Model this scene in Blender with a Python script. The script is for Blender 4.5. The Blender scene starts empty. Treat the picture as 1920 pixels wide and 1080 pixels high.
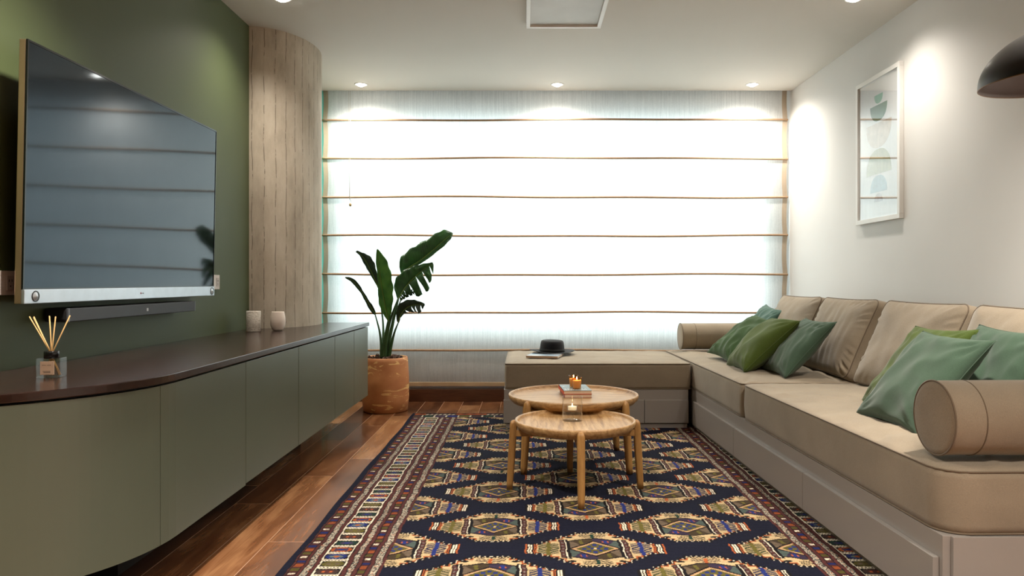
import bpy, bmesh, math, random
import numpy as np
from mathutils import Vector, Matrix, noise
random.seed(7)
D = bpy.data
SC = bpy.context.scene
COL = SC.collection
PI = math.pi

# ------------------------------------------------------------------ camera, world, exposure
cam_d = D.cameras.new('camera')
cam = D.objects.new('camera', cam_d)
COL.objects.link(cam)
cam.location = (0, 0, 0.931)
cam.rotation_euler = (PI/2, 0, 0)
cam_d.sensor_width = 36.0
cam_d.lens = 36.0*1400/1920
cam_d.shift_x = -25/1920
cam_d.shift_y = -12/1920
cam_d.clip_start = 0.05
SC.camera = cam

W = D.worlds.new('overcast_sky')
SC.world = W
W.use_nodes = True
bg = W.node_tree.nodes['Background']
bg.inputs[0].default_value = (0.86, 0.95, 1.0, 1)
bg.inputs[1].default_value = 2.75

vs = SC.view_settings
vs.view_transform = 'Standard'
vs.look = 'None'
vs.gamma = 1
vs.exposure = 0.93
SC.cycles.use_denoising = True
SC.cycles.max_bounces = 10
SC.cycles.diffuse_bounces = 5
SC.cycles.transmission_bounces = 8
SC.cycles.transparent_max_bounces = 12
SC.cycles.sample_clamp_indirect = 8
SC.cycles.caustics_reflective = False
SC.cycles.caustics_refractive = False

WARM = (1.0, 0.925, 0.82)
SPOT_W = 46.0

# ------------------------------------------------------------------ helpers
def lin(r, g, b):
    def c(v):
        v /= 255.0
        return v/12.92 if v <= 0.04045 else ((v+0.055)/1.055)**2.4
    return (c(r), c(g), c(b))

class NT:
    def __init__(s, name):
        s.m = D.materials.new(name); s.m.use_nodes = True
        s.t = s.m.node_tree; s.n = s.t.nodes; s.n.clear()
        s.out = s.n.new('ShaderNodeOutputMaterial')
    def node(s, typ, **kw):
        nd = s.n.new('ShaderNode'+typ)
        for k, v in kw.items():
            if k.startswith('i_'):
                key = k[2:]
                key = int(key) if key.isdigit() else key.replace('_', ' ')
                nd.inputs[key].default_value = v
            else: setattr(nd, k, v)
        return nd
    def link(s, a, b): s.t.links.new(a, b)
    def math(s, op, a, b=None):
        nd = s.node('Math', operation=op)
        for i, v in enumerate((a, b)):
            if v is None: continue
            if isinstance(v, (int, float)): nd.inputs[i].default_value = v
            else: s.link(v, nd.inputs[i])
        return nd.outputs[0]
    def ramp(s, fac, stops):
        r = s.node('ValToRGB'); e = r.color_ramp.elements
        while len(e) < len(stops): e.new(0.5)
        for el, (p, c) in zip(e, stops): el.position = p; el.color = (*c, 1)
        s.link(fac, r.inputs[0]); return r.outputs[0]
    def noise(s, vec, scale, detail=3, rough=0.5, dist=0.0):
        nd = s.node('TexNoise'); nd.inputs['Scale'].default_value = scale
        nd.inputs['Detail'].default_value = detail; nd.inputs['Roughness'].default_value = rough
        nd.inputs['Distortion'].default_value = dist
        if vec is not None: s.link(vec, nd.inputs['Vector'])
        return nd.outputs[0]
    def coords(s, scale=(1, 1, 1), kind='Object', loc=(0, 0, 0), rot=(0, 0, 0)):
        tc = s.node('TexCoord'); mp = s.node('Mapping')
        mp.inputs['Scale'].default_value = scale; mp.inputs['Location'].default_value = loc
        mp.inputs['Rotation'].default_value = rot
        s.link(tc.outputs[kind], mp.inputs[0]); return mp.outputs[0]
    def bump(s, h, strength=0.2, dist=0.002):
        b = s.node('Bump'); b.inputs['Strength'].default_value = strength
        b.inputs['Distance'].default_value = dist; s.link(h, b.inputs['Height']); return b.outputs[0]
    def pbr(s, color=None, rough=0.5, metal=0.0, normal=None, **kw):
        p = s.node('BsdfPrincipled')
        if color is not None:
            if isinstance(color, tuple): p.inputs['Base Color'].default_value = (*color, 1)
            else: s.link(color, p.inputs['Base Color'])
        if isinstance(rough, (int, float)): p.inputs['Roughness'].default_value = rough
        else: s.link(rough, p.inputs['Roughness'])
        p.inputs['Metallic'].default_value = metal
        if normal is not None: s.link(normal, p.inputs['Normal'])
        for k, v in kw.items():
            p.inputs[k.replace('_', ' ')].default_value = v
        s.link(p.outputs[0], s.out.inputs[0]); return p

def plain(name, col, rough=0.5, metal=0.0, var=0.06, scale=6.0, bumpy=0.0, bscale=80, **kw):
    t = NT(name); v = t.coords()
    n = t.noise(v, scale, 4)
    lo = tuple(c*(1-var) for c in col); hi = tuple(min(1, c*(1+var)) for c in col)
    c = t.ramp(n, [(0.3, lo), (0.7, hi)])
    nm = t.bump(t.noise(v, bscale, 3), bumpy, 0.002) if bumpy else None
    t.pbr(c, rough, metal, nm, **kw); return t.m

def fabric(name, col, var=0.10, weave=900, fine=0.25, sheen=0.25, soft=0.25):
    t = NT(name); v = t.coords()
    n1 = t.noise(v, 5, 4); n2 = t.noise(t.coords((1, 1, 3)), weave*0.35, 2, 0.6)
    m = t.math('ADD', t.math('MULTIPLY', n1, 0.45), t.math('MULTIPLY', n2, 0.55))
    c = t.ramp(m, [(0.32, tuple(x*(1-var*1.6) for x in col)), (0.68, tuple(min(1, x*(1+var*1.6)) for x in col))])
    h = t.math('ADD', t.math('MULTIPLY', n2, fine), t.math('MULTIPLY', t.noise(v, 9, 2, 0.5, 0.6), soft*4))
    p = t.pbr(c, 0.9, 0, t.bump(h, 0.35, 0.004))
    p.inputs['Sheen Weight'].default_value = sheen; p.inputs['Sheen Roughness'].default_value = 0.5
    p.inputs['Specular IOR Level'].default_value = 0.2
    return t.m

def obj(name, me, m=None, parent=None, loc=(0, 0, 0), rot=(0, 0, 0)):
    o = D.objects.new(name, me); COL.objects.link(o)
    o.location = loc; o.rotation_euler = rot
    if m is not None:
        for mm in (m if isinstance(m, (list, tuple)) else [m]): me.materials.append(mm)
    if parent is not None: o.parent = parent
    return o
def tag(o, label=None, cat=None, group=None, kind=None):
    if label: o['label'] = label
    if cat: o['category'] = cat
    if group: o['group'] = group
    if kind: o['kind'] = kind
    return o
def thing(name, label, cat, loc=(0, 0, 0), rot=(0, 0, 0), group=None):
    o = D.objects.new(name, None); COL.objects.link(o); o.empty_display_size = 0.1
    o.location = loc; o.rotation_euler = rot
    return tag(o, label, cat, group)
def children(o): return [c for c in D.objects if c.parent == o]
def copy_tree(o, parent=None):
    c = o.copy(); COL.objects.link(c); c.parent = parent
    for ch in children(o): copy_tree(ch, c)
    return c

class MB:
    """collects shapes into one mesh"""
    def __init__(s): s.v = []; s.f = []; s.mi = []; s.sm = []
    def add(s, vs, fs, mi=0, smooth=False, M=None):
        b = len(s.v)
        s.v += [tuple(M @ Vector(p)) if M else tuple(p) for p in vs]
        s.f += [tuple(i+b for i in f) for f in fs]
        s.mi += [mi]*len(fs); s.sm += [smooth]*len(fs)
        return s
    def box(s, x0, x1, y0, y1, z0, z1, mi=0, bev=0.0, M=None):
        if bev <= 0:
            vs = [(x, y, z) for z in (z0, z1) for y in (y0, y1) for x in (x0, x1)]
            fs = [(0, 2, 3, 1), (4, 5, 7, 6), (0, 1, 5, 4), (2, 6, 7, 3), (0, 4, 6, 2), (1, 3, 7, 5)]
            return s.add(vs, fs, mi, False, M)
        bm = bmesh.new(); bmesh.ops.create_cube(bm, size=1)
        for v in bm.verts:
            v.co = Vector(((x0+x1)/2+v.co.x*(x1-x0), (y0+y1)/2+v.co.y*(y1-y0), (z0+z1)/2+v.co.z*(z1-z0)))
        bmesh.ops.bevel(bm, geom=bm.edges[:], offset=bev, segments=2, profile=0.6, affect='EDGES')
        bm.verts.index_update()
        s.add([v.co[:] for v in bm.verts], [[v.index for v in f.verts] for f in bm.faces], mi, False, M); bm.free()
        return s
    def lathe(s, prof, n=48, mi=0, M=None, smooth=True, sx=1, sy=1):
        vs = []; fs = []
        for r, z in prof:
            for k in range(n):
                a = 2*PI*k/n; vs.append((r*math.cos(a)*sx, r*math.sin(a)*sy, z))
        for i in range(len(prof)-1):
            for k in range(n):
                k2 = (k+1) % n
                fs.append((i*n+k, i*n+k2, (i+1)*n+k2, (i+1)*n+k))
        return s.add(vs, fs, mi, smooth, M)
    def tube(s, pts, r, n=10, mi=0, closed=False, caps=True, M=None):
        pts = [Vector(p) for p in pts]; m = len(pts)
        rr = r if isinstance(r, (list, tuple)) else [r]*m
        vs = []; fs = []; up = None
        for i, p in enumerate(pts):
            a = pts[(i-1) % m] if (closed or i > 0) else p
            b = pts[(i+1) % m] if (closed or i < m-1) else p
            t = (b-a).normalized()
            if up is None:
                up = Vector((0, 0, 1)) if abs(t.z) < 0.9 else Vector((1, 0, 0))
            u = (up - t*up.dot(t)).normalized(); up = u; w = t.cross(u)
            for k in range(n):
                an = 2*PI*k/n; vs.append(p+(u*math.cos(an)+w*math.sin(an))*rr[i])
        for i in range(m if closed else m-1):
            j = (i+1) % m
            for k in range(n):
                k2 = (k+1) % n
                fs.append((i*n+k, i*n+k2, j*n+k2, j*n+k))
        if caps and not closed:
            fs.append(tuple(range(n))[::-1]); fs.append(tuple((m-1)*n+k for k in range(n)))
        return s.add(vs, fs, mi, True, M)
    def mesh(s, name='m', recalc=False):
        me = D.meshes.new(name)
        me.from_pydata(s.v, [], s.f)
        me.polygons.foreach_set('material_index', s.mi)
        me.polygons.foreach_set('use_smooth', s.sm)
        if recalc:
            bm = bmesh.new(); bm.from_mesh(me); bmesh.ops.recalc_face_normals(bm, faces=bm.faces[:]); bm.to_mesh(me); bm.free()
        me.update(); return me
    def build(s, name, m, parent=None, loc=(0, 0, 0), rot=(0, 0, 0), recalc=True):
        return obj(name, s.mesh(name, recalc), m, parent, loc, rot)

def subsurf(o, lv=1):
    md = o.modifiers.new('s', 'SUBSURF'); md.levels = lv; md.render_levels = lv; return o
def struct(o): o['kind'] = 'structure'; return o
def text_mesh(body, size, depth=0.0003):
    cu = D.curves.new('t', 'FONT'); cu.body = body; cu.size = size; cu.extrude = depth
    cu.align_x = 'CENTER'; cu.align_y = 'CENTER'
    o = D.objects.new('t', cu); COL.objects.link(o)
    bpy.context.view_layer.update()
    me = D.meshes.new_from_object(o.evaluated_get(bpy.context.evaluated_depsgraph_get()))
    D.objects.remove(o); D.curves.remove(cu)
    return me

# ------------------------------------------------------------------ materials
def mat_floor():
    t = NT('walnut_floor'); tc = t.node('TexCoord'); sp = t.node('SeparateXYZ'); t.link(tc.outputs['Object'], sp.inputs[0])
    X, Y = sp.outputs[0], sp.outputs[1]
    rx = t.math('DIVIDE', t.math('ADD', X, 10.035), 0.147)
    row = t.math('FLOOR', rx); fx = t.math('FRACT', rx)
    wn = t.node('TexWhiteNoise', noise_dimensions='1D'); t.link(row, wn.inputs['W'])
    ry = t.math('ADD', t.math('DIVIDE', Y, 1.25), t.math('MULTIPLY', wn.outputs[0], 7.3))
    cell = t.math('FLOOR', ry); fy = t.math('FRACT', ry)
    cb = t.node('CombineXYZ'); t.link(row, cb.inputs[0]); t.link(cell, cb.inputs[1])
    wn2 = t.node('TexWhiteNoise', noise_dimensions='3D'); t.link(cb.outputs[0], wn2.inputs['Vector'])
    # grain: stretched along Y, shifted per plank
    cg = t.node('CombineXYZ')
    t.link(t.math('ADD', t.math('MULTIPLY', X, 9.0), t.math('MULTIPLY', wn2.outputs[0], 40)), cg.inputs[0])
    t.link(t.math('MULTIPLY', Y, 1.5), cg.inputs[1]); t.link(t.math('MULTIPLY', wn2.outputs[0], 17), cg.inputs[2])
    g1 = t.noise(cg.outputs[0], 1.5, 7, 0.55, 0.9)
    cg2 = t.node('VectorMath', operation='MULTIPLY'); t.link(cg.outputs[0], cg2.inputs[0]); cg2.inputs[1].default_value = (9, 1.2, 1)
    g2 = t.noise(cg2.outputs[0], 2.2, 4, 0.6, 0.3)
    v = t.math('ADD', t.math('MULTIPLY', wn2.outputs[0], 0.36), t.math('ADD', t.math('MULTIPLY', g1, 0.62), t.math('MULTIPLY', g2, 0.20)))
    c = t.ramp(v, [(0.28, lin(50, 28, 18)), (0.46, lin(90, 55, 34)), (0.62, lin(126, 82, 52)), (0.82, lin(168, 122, 84))])
    ex = t.math('MINIMUM', fx, t.math('SUBTRACT', 1.0, fx)); ey = t.math('MINIMUM', fy, t.math('SUBTRACT', 1.0, fy))
    gap = t.math('MAXIMUM', t.math('LESS_THAN', ex, 0.011), t.math('LESS_THAN', ey, 0.0012))
    mx = t.node('MixRGB'); t.link(gap, mx.inputs[0]); t.link(c, mx.inputs[1]); mx.inputs[2].default_value = (*lin(178, 140, 112), 1)  # bevel highlight along the plank seams painted in as a pale line
    h = t.math('ADD', t.math('MULTIPLY', g2, 0.25), t.math('MULTIPLY', gap, -1.0))
    p = t.pbr(mx.outputs[0], 0.24, 0, t.bump(h, 0.25, 0.0015))
    p.inputs['Coat Weight'].default_value = 0.3; p.inputs['Coat Roughness'].default_value = 0.12
    return t.m

def wood(name, stops, scale=(1, 1, 1), rough=0.45, gscale=1.0, dist=1.0, coat=0.0, kind='Object'):
    t = NT(name); v = t.coords(scale, kind)
    g1 = t.noise(v, 3*gscale, 7, 0.6, dist); g2 = t.noise(t.coords(tuple(s*5 for s in scale), kind), 6*gscale, 3, 0.6, 0.2)
    m = t.math('ADD', t.math('MULTIPLY', g1, 0.7), t.math('MULTIPLY', g2, 0.3))
    c = t.ramp(m, stops)
    p = t.pbr(c, rough, 0, t.bump(g2, 0.12, 0.001)); p.inputs['Coat Weight'].default_value = coat; p.inputs['Coat Roughness'].default_value = 0.1
    return t.m

def mat_concrete():
    t = NT('board_formed_concrete'); uv = t.coords((1, 1, 1), 'UV'); sp = t.node('SeparateXYZ'); t.link(uv, sp.inputs[0])
    wob = t.noise(t.coords((0.3, 1.2, 1), 'UV'), 3, 3)
    u = t.math('ADD', sp.outputs[0], t.math('MULTIPLY', t.math('SUBTRACT', wob, 0.5), 0.030))
    ru = t.math('DIVIDE', u, 0.066); row = t.math('FLOOR', ru); fu = t.math('FRACT', ru)
    wn = t.node('TexWhiteNoise', noise_dimensions='1D'); t.link(row, wn.inputs['W'])
    ed = t.math('MINIMUM', fu, t.math('SUBTRACT', 1.0, fu))
    brk = t.noise(t.coords((9, 2.2, 1), 'UV'), 4, 6, 0.75)
    line = t.math('MULTIPLY', t.math('LESS_THAN', ed, 0.020), t.math('GREATER_THAN', brk, 0.49))
    soft = t.node('MapRange'); t.link(ed, soft.inputs[0]); soft.inputs[1].default_value = 0.0; soft.inputs[2].default_value = 0.10
    soft.inputs[3].default_value = 0.93; soft.inputs[4].default_value = 1.0
    gr = t.noise(t.coords((26, 7, 1), 'UV'), 2.0, 6, 0.65, 0.4); bl = t.noise(t.coords((3, 1.2, 1), 'UV'), 2.3, 5, 0.6)
    pit = t.noise(t.coords((60, 60, 1), 'UV'), 1.0, 2)
    v = t.math('ADD', t.math('ADD', t.math('MULTIPLY', gr, 0.16), t.math('MULTIPLY', bl, 0.72)), t.math('MULTIPLY', wn.outputs[0], 0.05))
    c = t.ramp(v, [(0.28, lin(158, 146, 130)), (0.48, lin(188, 176, 158)), (0.70, lin(210, 200, 184))])
    m1 = t.node('MixRGB', blend_type='MULTIPLY'); m1.inputs[0].default_value = 1; t.link(c, m1.inputs[1]); t.link(soft.outputs[0], m1.inputs[2])
    m2 = t.node('MixRGB'); t.link(t.math('MULTIPLY', line, 0.9), m2.inputs[0]); t.link(m1.outputs[0], m2.inputs[1]); m2.inputs[2].default_value = (*lin(70, 58, 46), 1)
    sp_ = t.math('GREATER_THAN', pit, 0.76)
    m3 = t.node('MixRGB'); t.link(t.math('MULTIPLY', sp_, 0.5), m3.inputs[0]); t.link(m2.outputs[0], m3.inputs[1]); m3.inputs[2].default_value = (*lin(90, 76, 62), 1)
    h = t.math('ADD', t.math('MULTIPLY', gr, 0.3), t.math('ADD', t.math('MULTIPLY', line, -1.0), t.math('MULTIPLY', wn.outputs[0], 0.8)))
    t.pbr(m3.outputs[0], 0.85, 0, t.bump(h, 0.5, 0.004)); return t.m

def mat_blind(name, col, trans, streak=0.12):
    t = NT(name)
    v = t.coords((130, 130, 2.2)); n = t.noise(v, 1.0, 3, 0.6, 0.1); n2 = t.noise(t.coords((70, 70, 60)), 1.6, 3, 0.6)
    w = t.noise(t.coords((14, 14, 1.5)), 1.0, 3)
    m = t.math('ADD', t.math('ADD', t.math('MULTIPLY', n, 0.6), t.math('MULTIPLY', n2, 0.25)), t.math('MULTIPLY', w, 0.15))
    c = t.ramp(m, [(0.33, tuple(x*(1-streak*1.6) for x in col)), (0.6, col), (0.75, tuple(min(1, x*(1+streak*.6)) for x in col))])
    d = t.node('BsdfDiffuse'); tr = t.node('BsdfTranslucent'); mx = t.node('MixShader'); mx.inputs[0].default_value = trans
    nm = t.bump(m, 0.3, 0.003)
    for s in (d, tr): t.link(c, s.inputs['Color']); t.link(nm, s.inputs['Normal'])
    t.link(d.outputs[0], mx.inputs[1]); t.link(tr.outputs[0], mx.inputs[2]); t.link(mx.outputs[0], t.out.inputs[0]); return t.m

def ior_both(t, ior=1.5):   # same reflectance on both faces of a thin pane
    g = t.node('NewGeometry'); return t.math('ADD', t.math('MULTIPLY', g.outputs['Backfacing'], 1/ior-ior), ior)
def mat_glass(name, tint=(1, 1, 1), refl=1.0):
    t = NT(name); tr = t.node('BsdfTransparent'); tr.inputs[0].default_value = (*tint, 1)
    gl = t.node('BsdfGlossy'); gl.inputs['Roughness'].default_value = 0.01; gl.inputs[0].default_value = (1, 1, 1, 1)
    fr = t.node('Fresnel'); t.link(ior_both(t), fr.inputs[0])
    mx = t.node('MixShader'); t.link(t.math('MULTIPLY', fr.outputs[0], refl), mx.inputs[0])
    t.link(tr.outputs[0], mx.inputs[1]); t.link(gl.outputs[0], mx.inputs[2]); t.link(mx.outputs[0], t.out.inputs[0]); return t.m

def emit(name, col, s):
    t = NT(name); e = t.node('Emission'); e.inputs[0].default_value = (*col, 1); e.inputs[1].default_value = s
    t.link(e.outputs[0], t.out.inputs[0]); return t.m

def mat_pot():
    t = NT('marbled_terracotta'); v = t.coords((2.2, 2.2, 9)); n = t.noise(v, 2.4, 5, 0.55, 1.4)
    n2 = t.noise(t.coords((1, 1, 1)), 8, 4)
    ms = t.noise(t.coords((3, 3, 4)), 1.5, 2)
    v_ = t.math('MULTIPLY', t.math('GREATER_THAN', n, 0.55), t.math('GREATER_THAN', ms, 0.46))
    sm = t.node('MapRange'); t.link(n, sm.inputs[0]); sm.inputs[1].default_value = 0.555; sm.inputs[2].default_value = 0.585
    c = t.ramp(n2, [(0.3, lin(176, 110, 66)), (0.7, lin(200, 138, 88))])
    mx = t.node('MixRGB'); t.link(t.math('MULTIPLY', t.math('MULTIPLY', v_, sm.outputs[0]), 0.8), mx.inputs[0]); t.link(c, mx.inputs[1]); mx.inputs[2].default_value = (*lin(236, 196, 128), 1)
    t.pbr(mx.outputs[0], 0.6, 0, t.bump(n2, 0.15, 0.003)); return t.m

def mat_leaf(name, c0, c1, ctr=0.25):
    t = NT(name); uv = t.coords((1, 1, 1), 'UV'); sp = t.node('SeparateXYZ'); t.link(uv, sp.inputs[0])
    wv = t.math('SINE', t.math('MULTIPLY', t.math('ADD', sp.outputs[1], t.math('MULTIPLY', t.math('ABSOLUTE', sp.outputs[0]), -0.12)), 260))
    n = t.noise(t.coords((1, 1, 1)), 14, 3)
    m = t.math('ADD', t.math('MULTIPLY', wv, 0.08), n)
    c = t.ramp(m, [(0.3, c0), (0.7, c1)])
    mid = t.math('LESS_THAN', t.math('ABSOLUTE', sp.outputs[0]), 0.045)
    mx = t.node('MixRGB'); t.link(mid, mx.inputs[0]); t.link(c, mx.inputs[1]); mx.inputs[2].default_value = (*lin(120, 140, 50), 1)
    p = t.node('BsdfPrincipled'); t.link(mx.outputs[0], p.inputs['Base Color']); p.inputs['Roughness'].default_value = 0.38
    t.link(t.bump(wv, 0.25, 0.002), p.inputs['Normal'])
    tr = t.node('BsdfTranslucent'); t.link(mx.outputs[0], tr.inputs[0])
    ms = t.node('MixShader'); ms.inputs[0].default_value = ctr
    t.link(p.outputs[0], ms.inputs[1]); t.link(tr.outputs[0], ms.inputs[2]); t.link(ms.outputs[0], t.out.inputs[0]); return t.m

M = {}
M['floor'] = mat_floor()
M['green_wall'] = plain('olive_green_wall_paint', lin(72, 82, 50), 0.55, var=0.04, scale=2.5, bumpy=0.06, bscale=220)
M['white_wall'] = plain('warm_white_wall_paint', lin(222, 221, 219), 0.6, var=0.02, scale=2, bumpy=0.04, bscale=200)
M['ceiling'] = plain('ceiling_paint', lin(212, 208, 200), 0.7, var=0.015, scale=2)
M['concrete'] = mat_concrete()
M['white_paint'] = plain('white_lacquer', lin(232, 231, 228), 0.35, var=0.02)
M['alu'] = plain('pale_aluminium', lin(208, 214, 228), 0.4, 0.0, var=0.03)
M['teal'] = plain('teal_glass_edge', lin(60, 170, 150), 0.4, var=0.05)
M['baseboard'] = wood('baseboard_wood', [(0.3, lin(62, 34, 22)), (0.7, lin(100, 62, 40))], (2, 20, 20), 0.3, coat=0.3)
M['blind'] = mat_blind('sheer_linen', (0.78, 0.765, 0.74), 0.56)
M['hem'] = mat_blind('folded_linen_hem', (0.55, 0.44, 0.33), 0.22, 0.08)
M['fold'] = plain('folded_linen_edge', lin(168, 138, 108), 0.9, var=0.1, scale=40)
M['glass'] = mat_glass('window_glass', (0.93, 0.98, 0.97))
M['clear'] = mat_glass('clear_glass', (0.97, 0.98, 0.98), 0.9)
M['thin'] = mat_glass('thin_clear_glass', (0.985, 0.99, 0.99), 0.8)
M['console'] = plain('sage_lacquer', lin(93, 102, 88), 0.30, var=0.03, scale=3, bumpy=0.03, bscale=60)
M['console_top'] = wood('dark_mahogany', [(0.3, lin(24, 12, 9)), (0.7, lin(50, 28, 20))], (8, 0.8, 8), 0.24, gscale=1.2, coat=0.15)
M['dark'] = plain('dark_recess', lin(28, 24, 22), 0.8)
M['taupe'] = plain('taupe_lacquer', lin(152, 145, 139), 0.28, var=0.03, scale=3, bumpy=0.02)
M['sofa'] = fabric('taupe_linen', lin(145, 131, 112), 0.14)
M['piping'] = fabric('taupe_piping', lin(112, 97, 80), 0.08)  # darker than the covers: the shade along the seams is put into this colour
M['pillow_leaf'] = fabric('leaf_green_velvet', lin(46, 72, 30), 0.12, 500, 0.1, 0.15)
M['pillow_olive'] = fabric('moss_green_velvet', lin(70, 86, 32), 0.12, 500, 0.1, 0.15)
M['pillow_teal'] = fabric('dusty_teal_velvet', lin(64, 85, 68), 0.10, 500, 0.1, 0.2)
M['pillow_blue'] = fabric('blue_green_velvet', lin(70, 98, 88), 0.10, 500, 0.1, 0.2)
M['oak'] = wood('oiled_oak', [(0.32, lin(118, 82, 46)), (0.50, lin(172, 134, 88)), (0.68, lin(200, 166, 120))], (1.2, 14, 14), 0.42, gscale=1.3, dist=0.6)
M['oak_leg'] = wood('oiled_oak_legs', [(0.32, lin(130, 90, 46)), (0.55, lin(168, 124, 70)), (0.75, lin(190, 146, 92))], (16, 16, 1.0), 0.45, gscale=1.3, dist=0.4)
M['black'] = plain('matte_black', lin(24, 24, 26), 0.5)
M['black_gloss'] = plain('gloss_black', lin(14, 14, 15), 0.15)
M['felt'] = fabric('black_felt', lin(28, 29, 33), 0.1, 700, 0.1, 0.2)
M['pot'] = mat_pot()
M['soil'] = plain('bark_soil', lin(64, 42, 28), 0.95, var=0.4, scale=60, bumpy=0.8, bscale=60)
M['leafA'] = mat_leaf('banana_leaf_dark', lin(18, 58, 20), lin(42, 98, 36), 0.16)
M['leafB'] = mat_leaf('banana_leaf_bright', lin(48, 104, 38), lin(86, 142, 54), 0.30)
M['leafD'] = mat_leaf('banana_leaf_deep', lin(12, 34, 22), lin(26, 56, 34), 0.08)
M['stem'] = plain('green_stem', lin(44, 76, 36), 0.45, var=0.2)
M['lampblack'] = plain('black_metal_shade', lin(20, 19, 19), 0.32, 0.2)
M['lampin'] = plain('bronze_shade_inside', lin(88, 72, 64), 0.5)
M['brass'] = plain('brass_rim', lin(120, 88, 56), 0.4, 0.6)
M['steel'] = plain('brushed_steel', lin(196, 200, 206), 0.32, 0.75, var=0.05, scale=20)
M['bronze'] = plain('champagne_metal', lin(196, 168, 142), 0.3, 0.85)
M['plastic_w'] = plain('white_plastic', lin(214, 204, 196), 0.35)

def v3(X, Y, Z): return Vector((X, Y, Z))
RW = 2.05      # right wall
LW = -1.588    # left wall
CH = 2.40      # ceiling
YB = -3.0      # wall behind the camera

# ------------------------------------------------------------------ room shell
struct(MB().box(LW-0.2, RW+0.2, YB-0.2, 6.0, -0.12, 0.0).build('floor', M['floor']))
c = MB(); c.box(LW-0.2, RW+0.2, YB-0.2, 5.745, CH, CH+0.2); c.box(LW-0.2, RW+0.2, 5.745, 6.1, 2.5, 2.6)
struct(c.build('ceiling', M['ceiling']))
struct(MB().box(LW-0.15, LW, YB, 6.0, 0, 2.5).build('wall_left', M['green_wall']))
struct(MB().box(RW, RW+0.15, YB, 6.0, 0, 2.5).build('wall_right', M['white_wall']))
struct(MB().box(LW-0.15, RW+0.15, YB-0.15, YB, 0, 2.5).build('wall_rear', M['white_wall']))

# concrete column
def column():
    pts = []; n = 64
    cx, cy, rx, ry = LW-0.02, 4.72, 0.30, 0.43
    for k in range(n+1):
        a = -PI/2-0.10 + (PI+0.2)*k/n
        pts.append((cx+rx*math.cos(a), cy+ry*math.sin(a)))
    L = [0]
    for i in range(n): L.append(L[-1]+math.dist(pts[i], pts[i+1]))
    nz = 24; bm = bmesh.new(); uvl = bm.loops.layers.uv.new('UVMap'); g = []
    for j in range(nz+1):
        z = CH*j/nz; g.append([bm.verts.new((x, y, z)) for x, y in pts])
    for j in range(nz):
        for i in range(n):
            f = bm.faces.new((g[j][i], g[j][i+1], g[j+1][i+1], g[j+1][i])); f.smooth = True
            for lp, (a, b) in zip(f.loops, ((i, j), (i+1, j), (i+1, j+1), (i, j+1))): lp[uvl].uv = (L[a], CH*b/nz)
    me = D.meshes.new('column'); bm.to_mesh(me); bm.free()
    o = obj('concrete_column', me, M['concrete'])
    return tag(o, None, None, None, 'structure')
column().name = 'wall_column'

# window wall
wf = MB()
wf.box(LW, RW, 5.90, 5.96, 0.0, 0.50)
wf.box(LW, RW, 5.90, 5.96, 2.245, 2.5); wf.box(LW-0.3, RW+0.3, 5.96, 6.75, 2.26, 2.40)  # last box: unseen slab outside, added to dim the blind's upper rows
wf.box(LW, -1.50, 5.90, 5.96, 0.50, 2.245); wf.box(1.90, RW, 5.90, 5.96, 0.50, 2.245)
struct(wf.build('wall_window', M['white_wall']))
win = MB()
for x in (-1.50, 1.865): win.box(x, x+0.035, 5.91, 5.95, 0.50, 2.245)
win.box(-1.5, 1.9, 5.91, 5.95, 0.50, 0.53); win.box(-1.5, 1.9, 5.91, 5.95, 2.215, 2.245)
wo = struct(win.build('window_1', M['alu']))
MB().box(-1.48, 1.88, 5.93, 5.936, 0.52, 2.23).build('pane', M['glass'], wo)
struct(MB().box(LW+0.001, LW+0.010, 5.76, 5.90, 0.096, 2.49).build('trim_glass_edge', M['teal']))  # teal strip added in place of tinted glass glowing through the gap
struct(MB().box(LW, RW, 5.79, 5.899, 0.0, 0.0955, bev=0.002).build('baseboard_window', M['baseboard']))
struct(MB().box(LW+0.01, RW, 5.845, 5.899, 0.0955, 0.135, bev=0.002).build('trim_2', M['alu']))

# ------------------------------------------------------------------ ceiling lights
def downlight(x, y, label, k=0.54, cone=138):
    t = thing('ceiling_downlight', label, 'ceiling light', (x, y, CH), group='recessed ceiling spotlights')
    r = MB().lathe([(0.036, -0.001), (0.040, -0.004), (0.048, -0.004), (0.050, 0.0)], 32)
    r.build('trim_ring', M['white_paint'], t)
    MB().lathe([(0.0005, -0.018), (0.012, -0.0165), (0.022, -0.0125), (0.029, -0.006), (0.031, -0.001)], 32).build('lens', M['lamp'], t)
    ld = D.lights.new('spot', 'SPOT'); ld.energy = SPOT_W*k; ld.color = WARM; ld.spot_size = math.radians(cone); ld.spot_blend = 1.0; ld.shadow_soft_size = 0.05
    lo = D.objects.new('spot_light', ld); COL.objects.link(lo); lo.location = (0, 0, -0.03); lo.parent = t
    return t
M['lamp'] = emit('lamp_lens', (1.0, 0.93, 0.82), 14)
downlight(-1.223, 5.558, 'recessed ceiling spotlight by the blind, nearest the concrete column', 1.0, 156)
downlight(0.238, 5.558, 'recessed ceiling spotlight centred above the window blind', 1.0, 156)
downlight(1.690, 5.558, 'recessed ceiling spotlight by the blind, nearest the white wall', 1.0, 156)
downlight(-1.262, 3.872, 'recessed ceiling spotlight cut by the top edge, near the green wall')
downlight(1.705, 3.872, 'recessed ceiling spotlight cut by the top edge, above the sofa')
for x, y in ((-0.95, 2.1), (1.45, 2.1), (-1.0, 0.3), (0.24, 0.3), (1.5, 0.3)):
    downlight(x, y, 'recessed ceiling spotlight out of frame above the camera', 3.1, 120)

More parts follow.
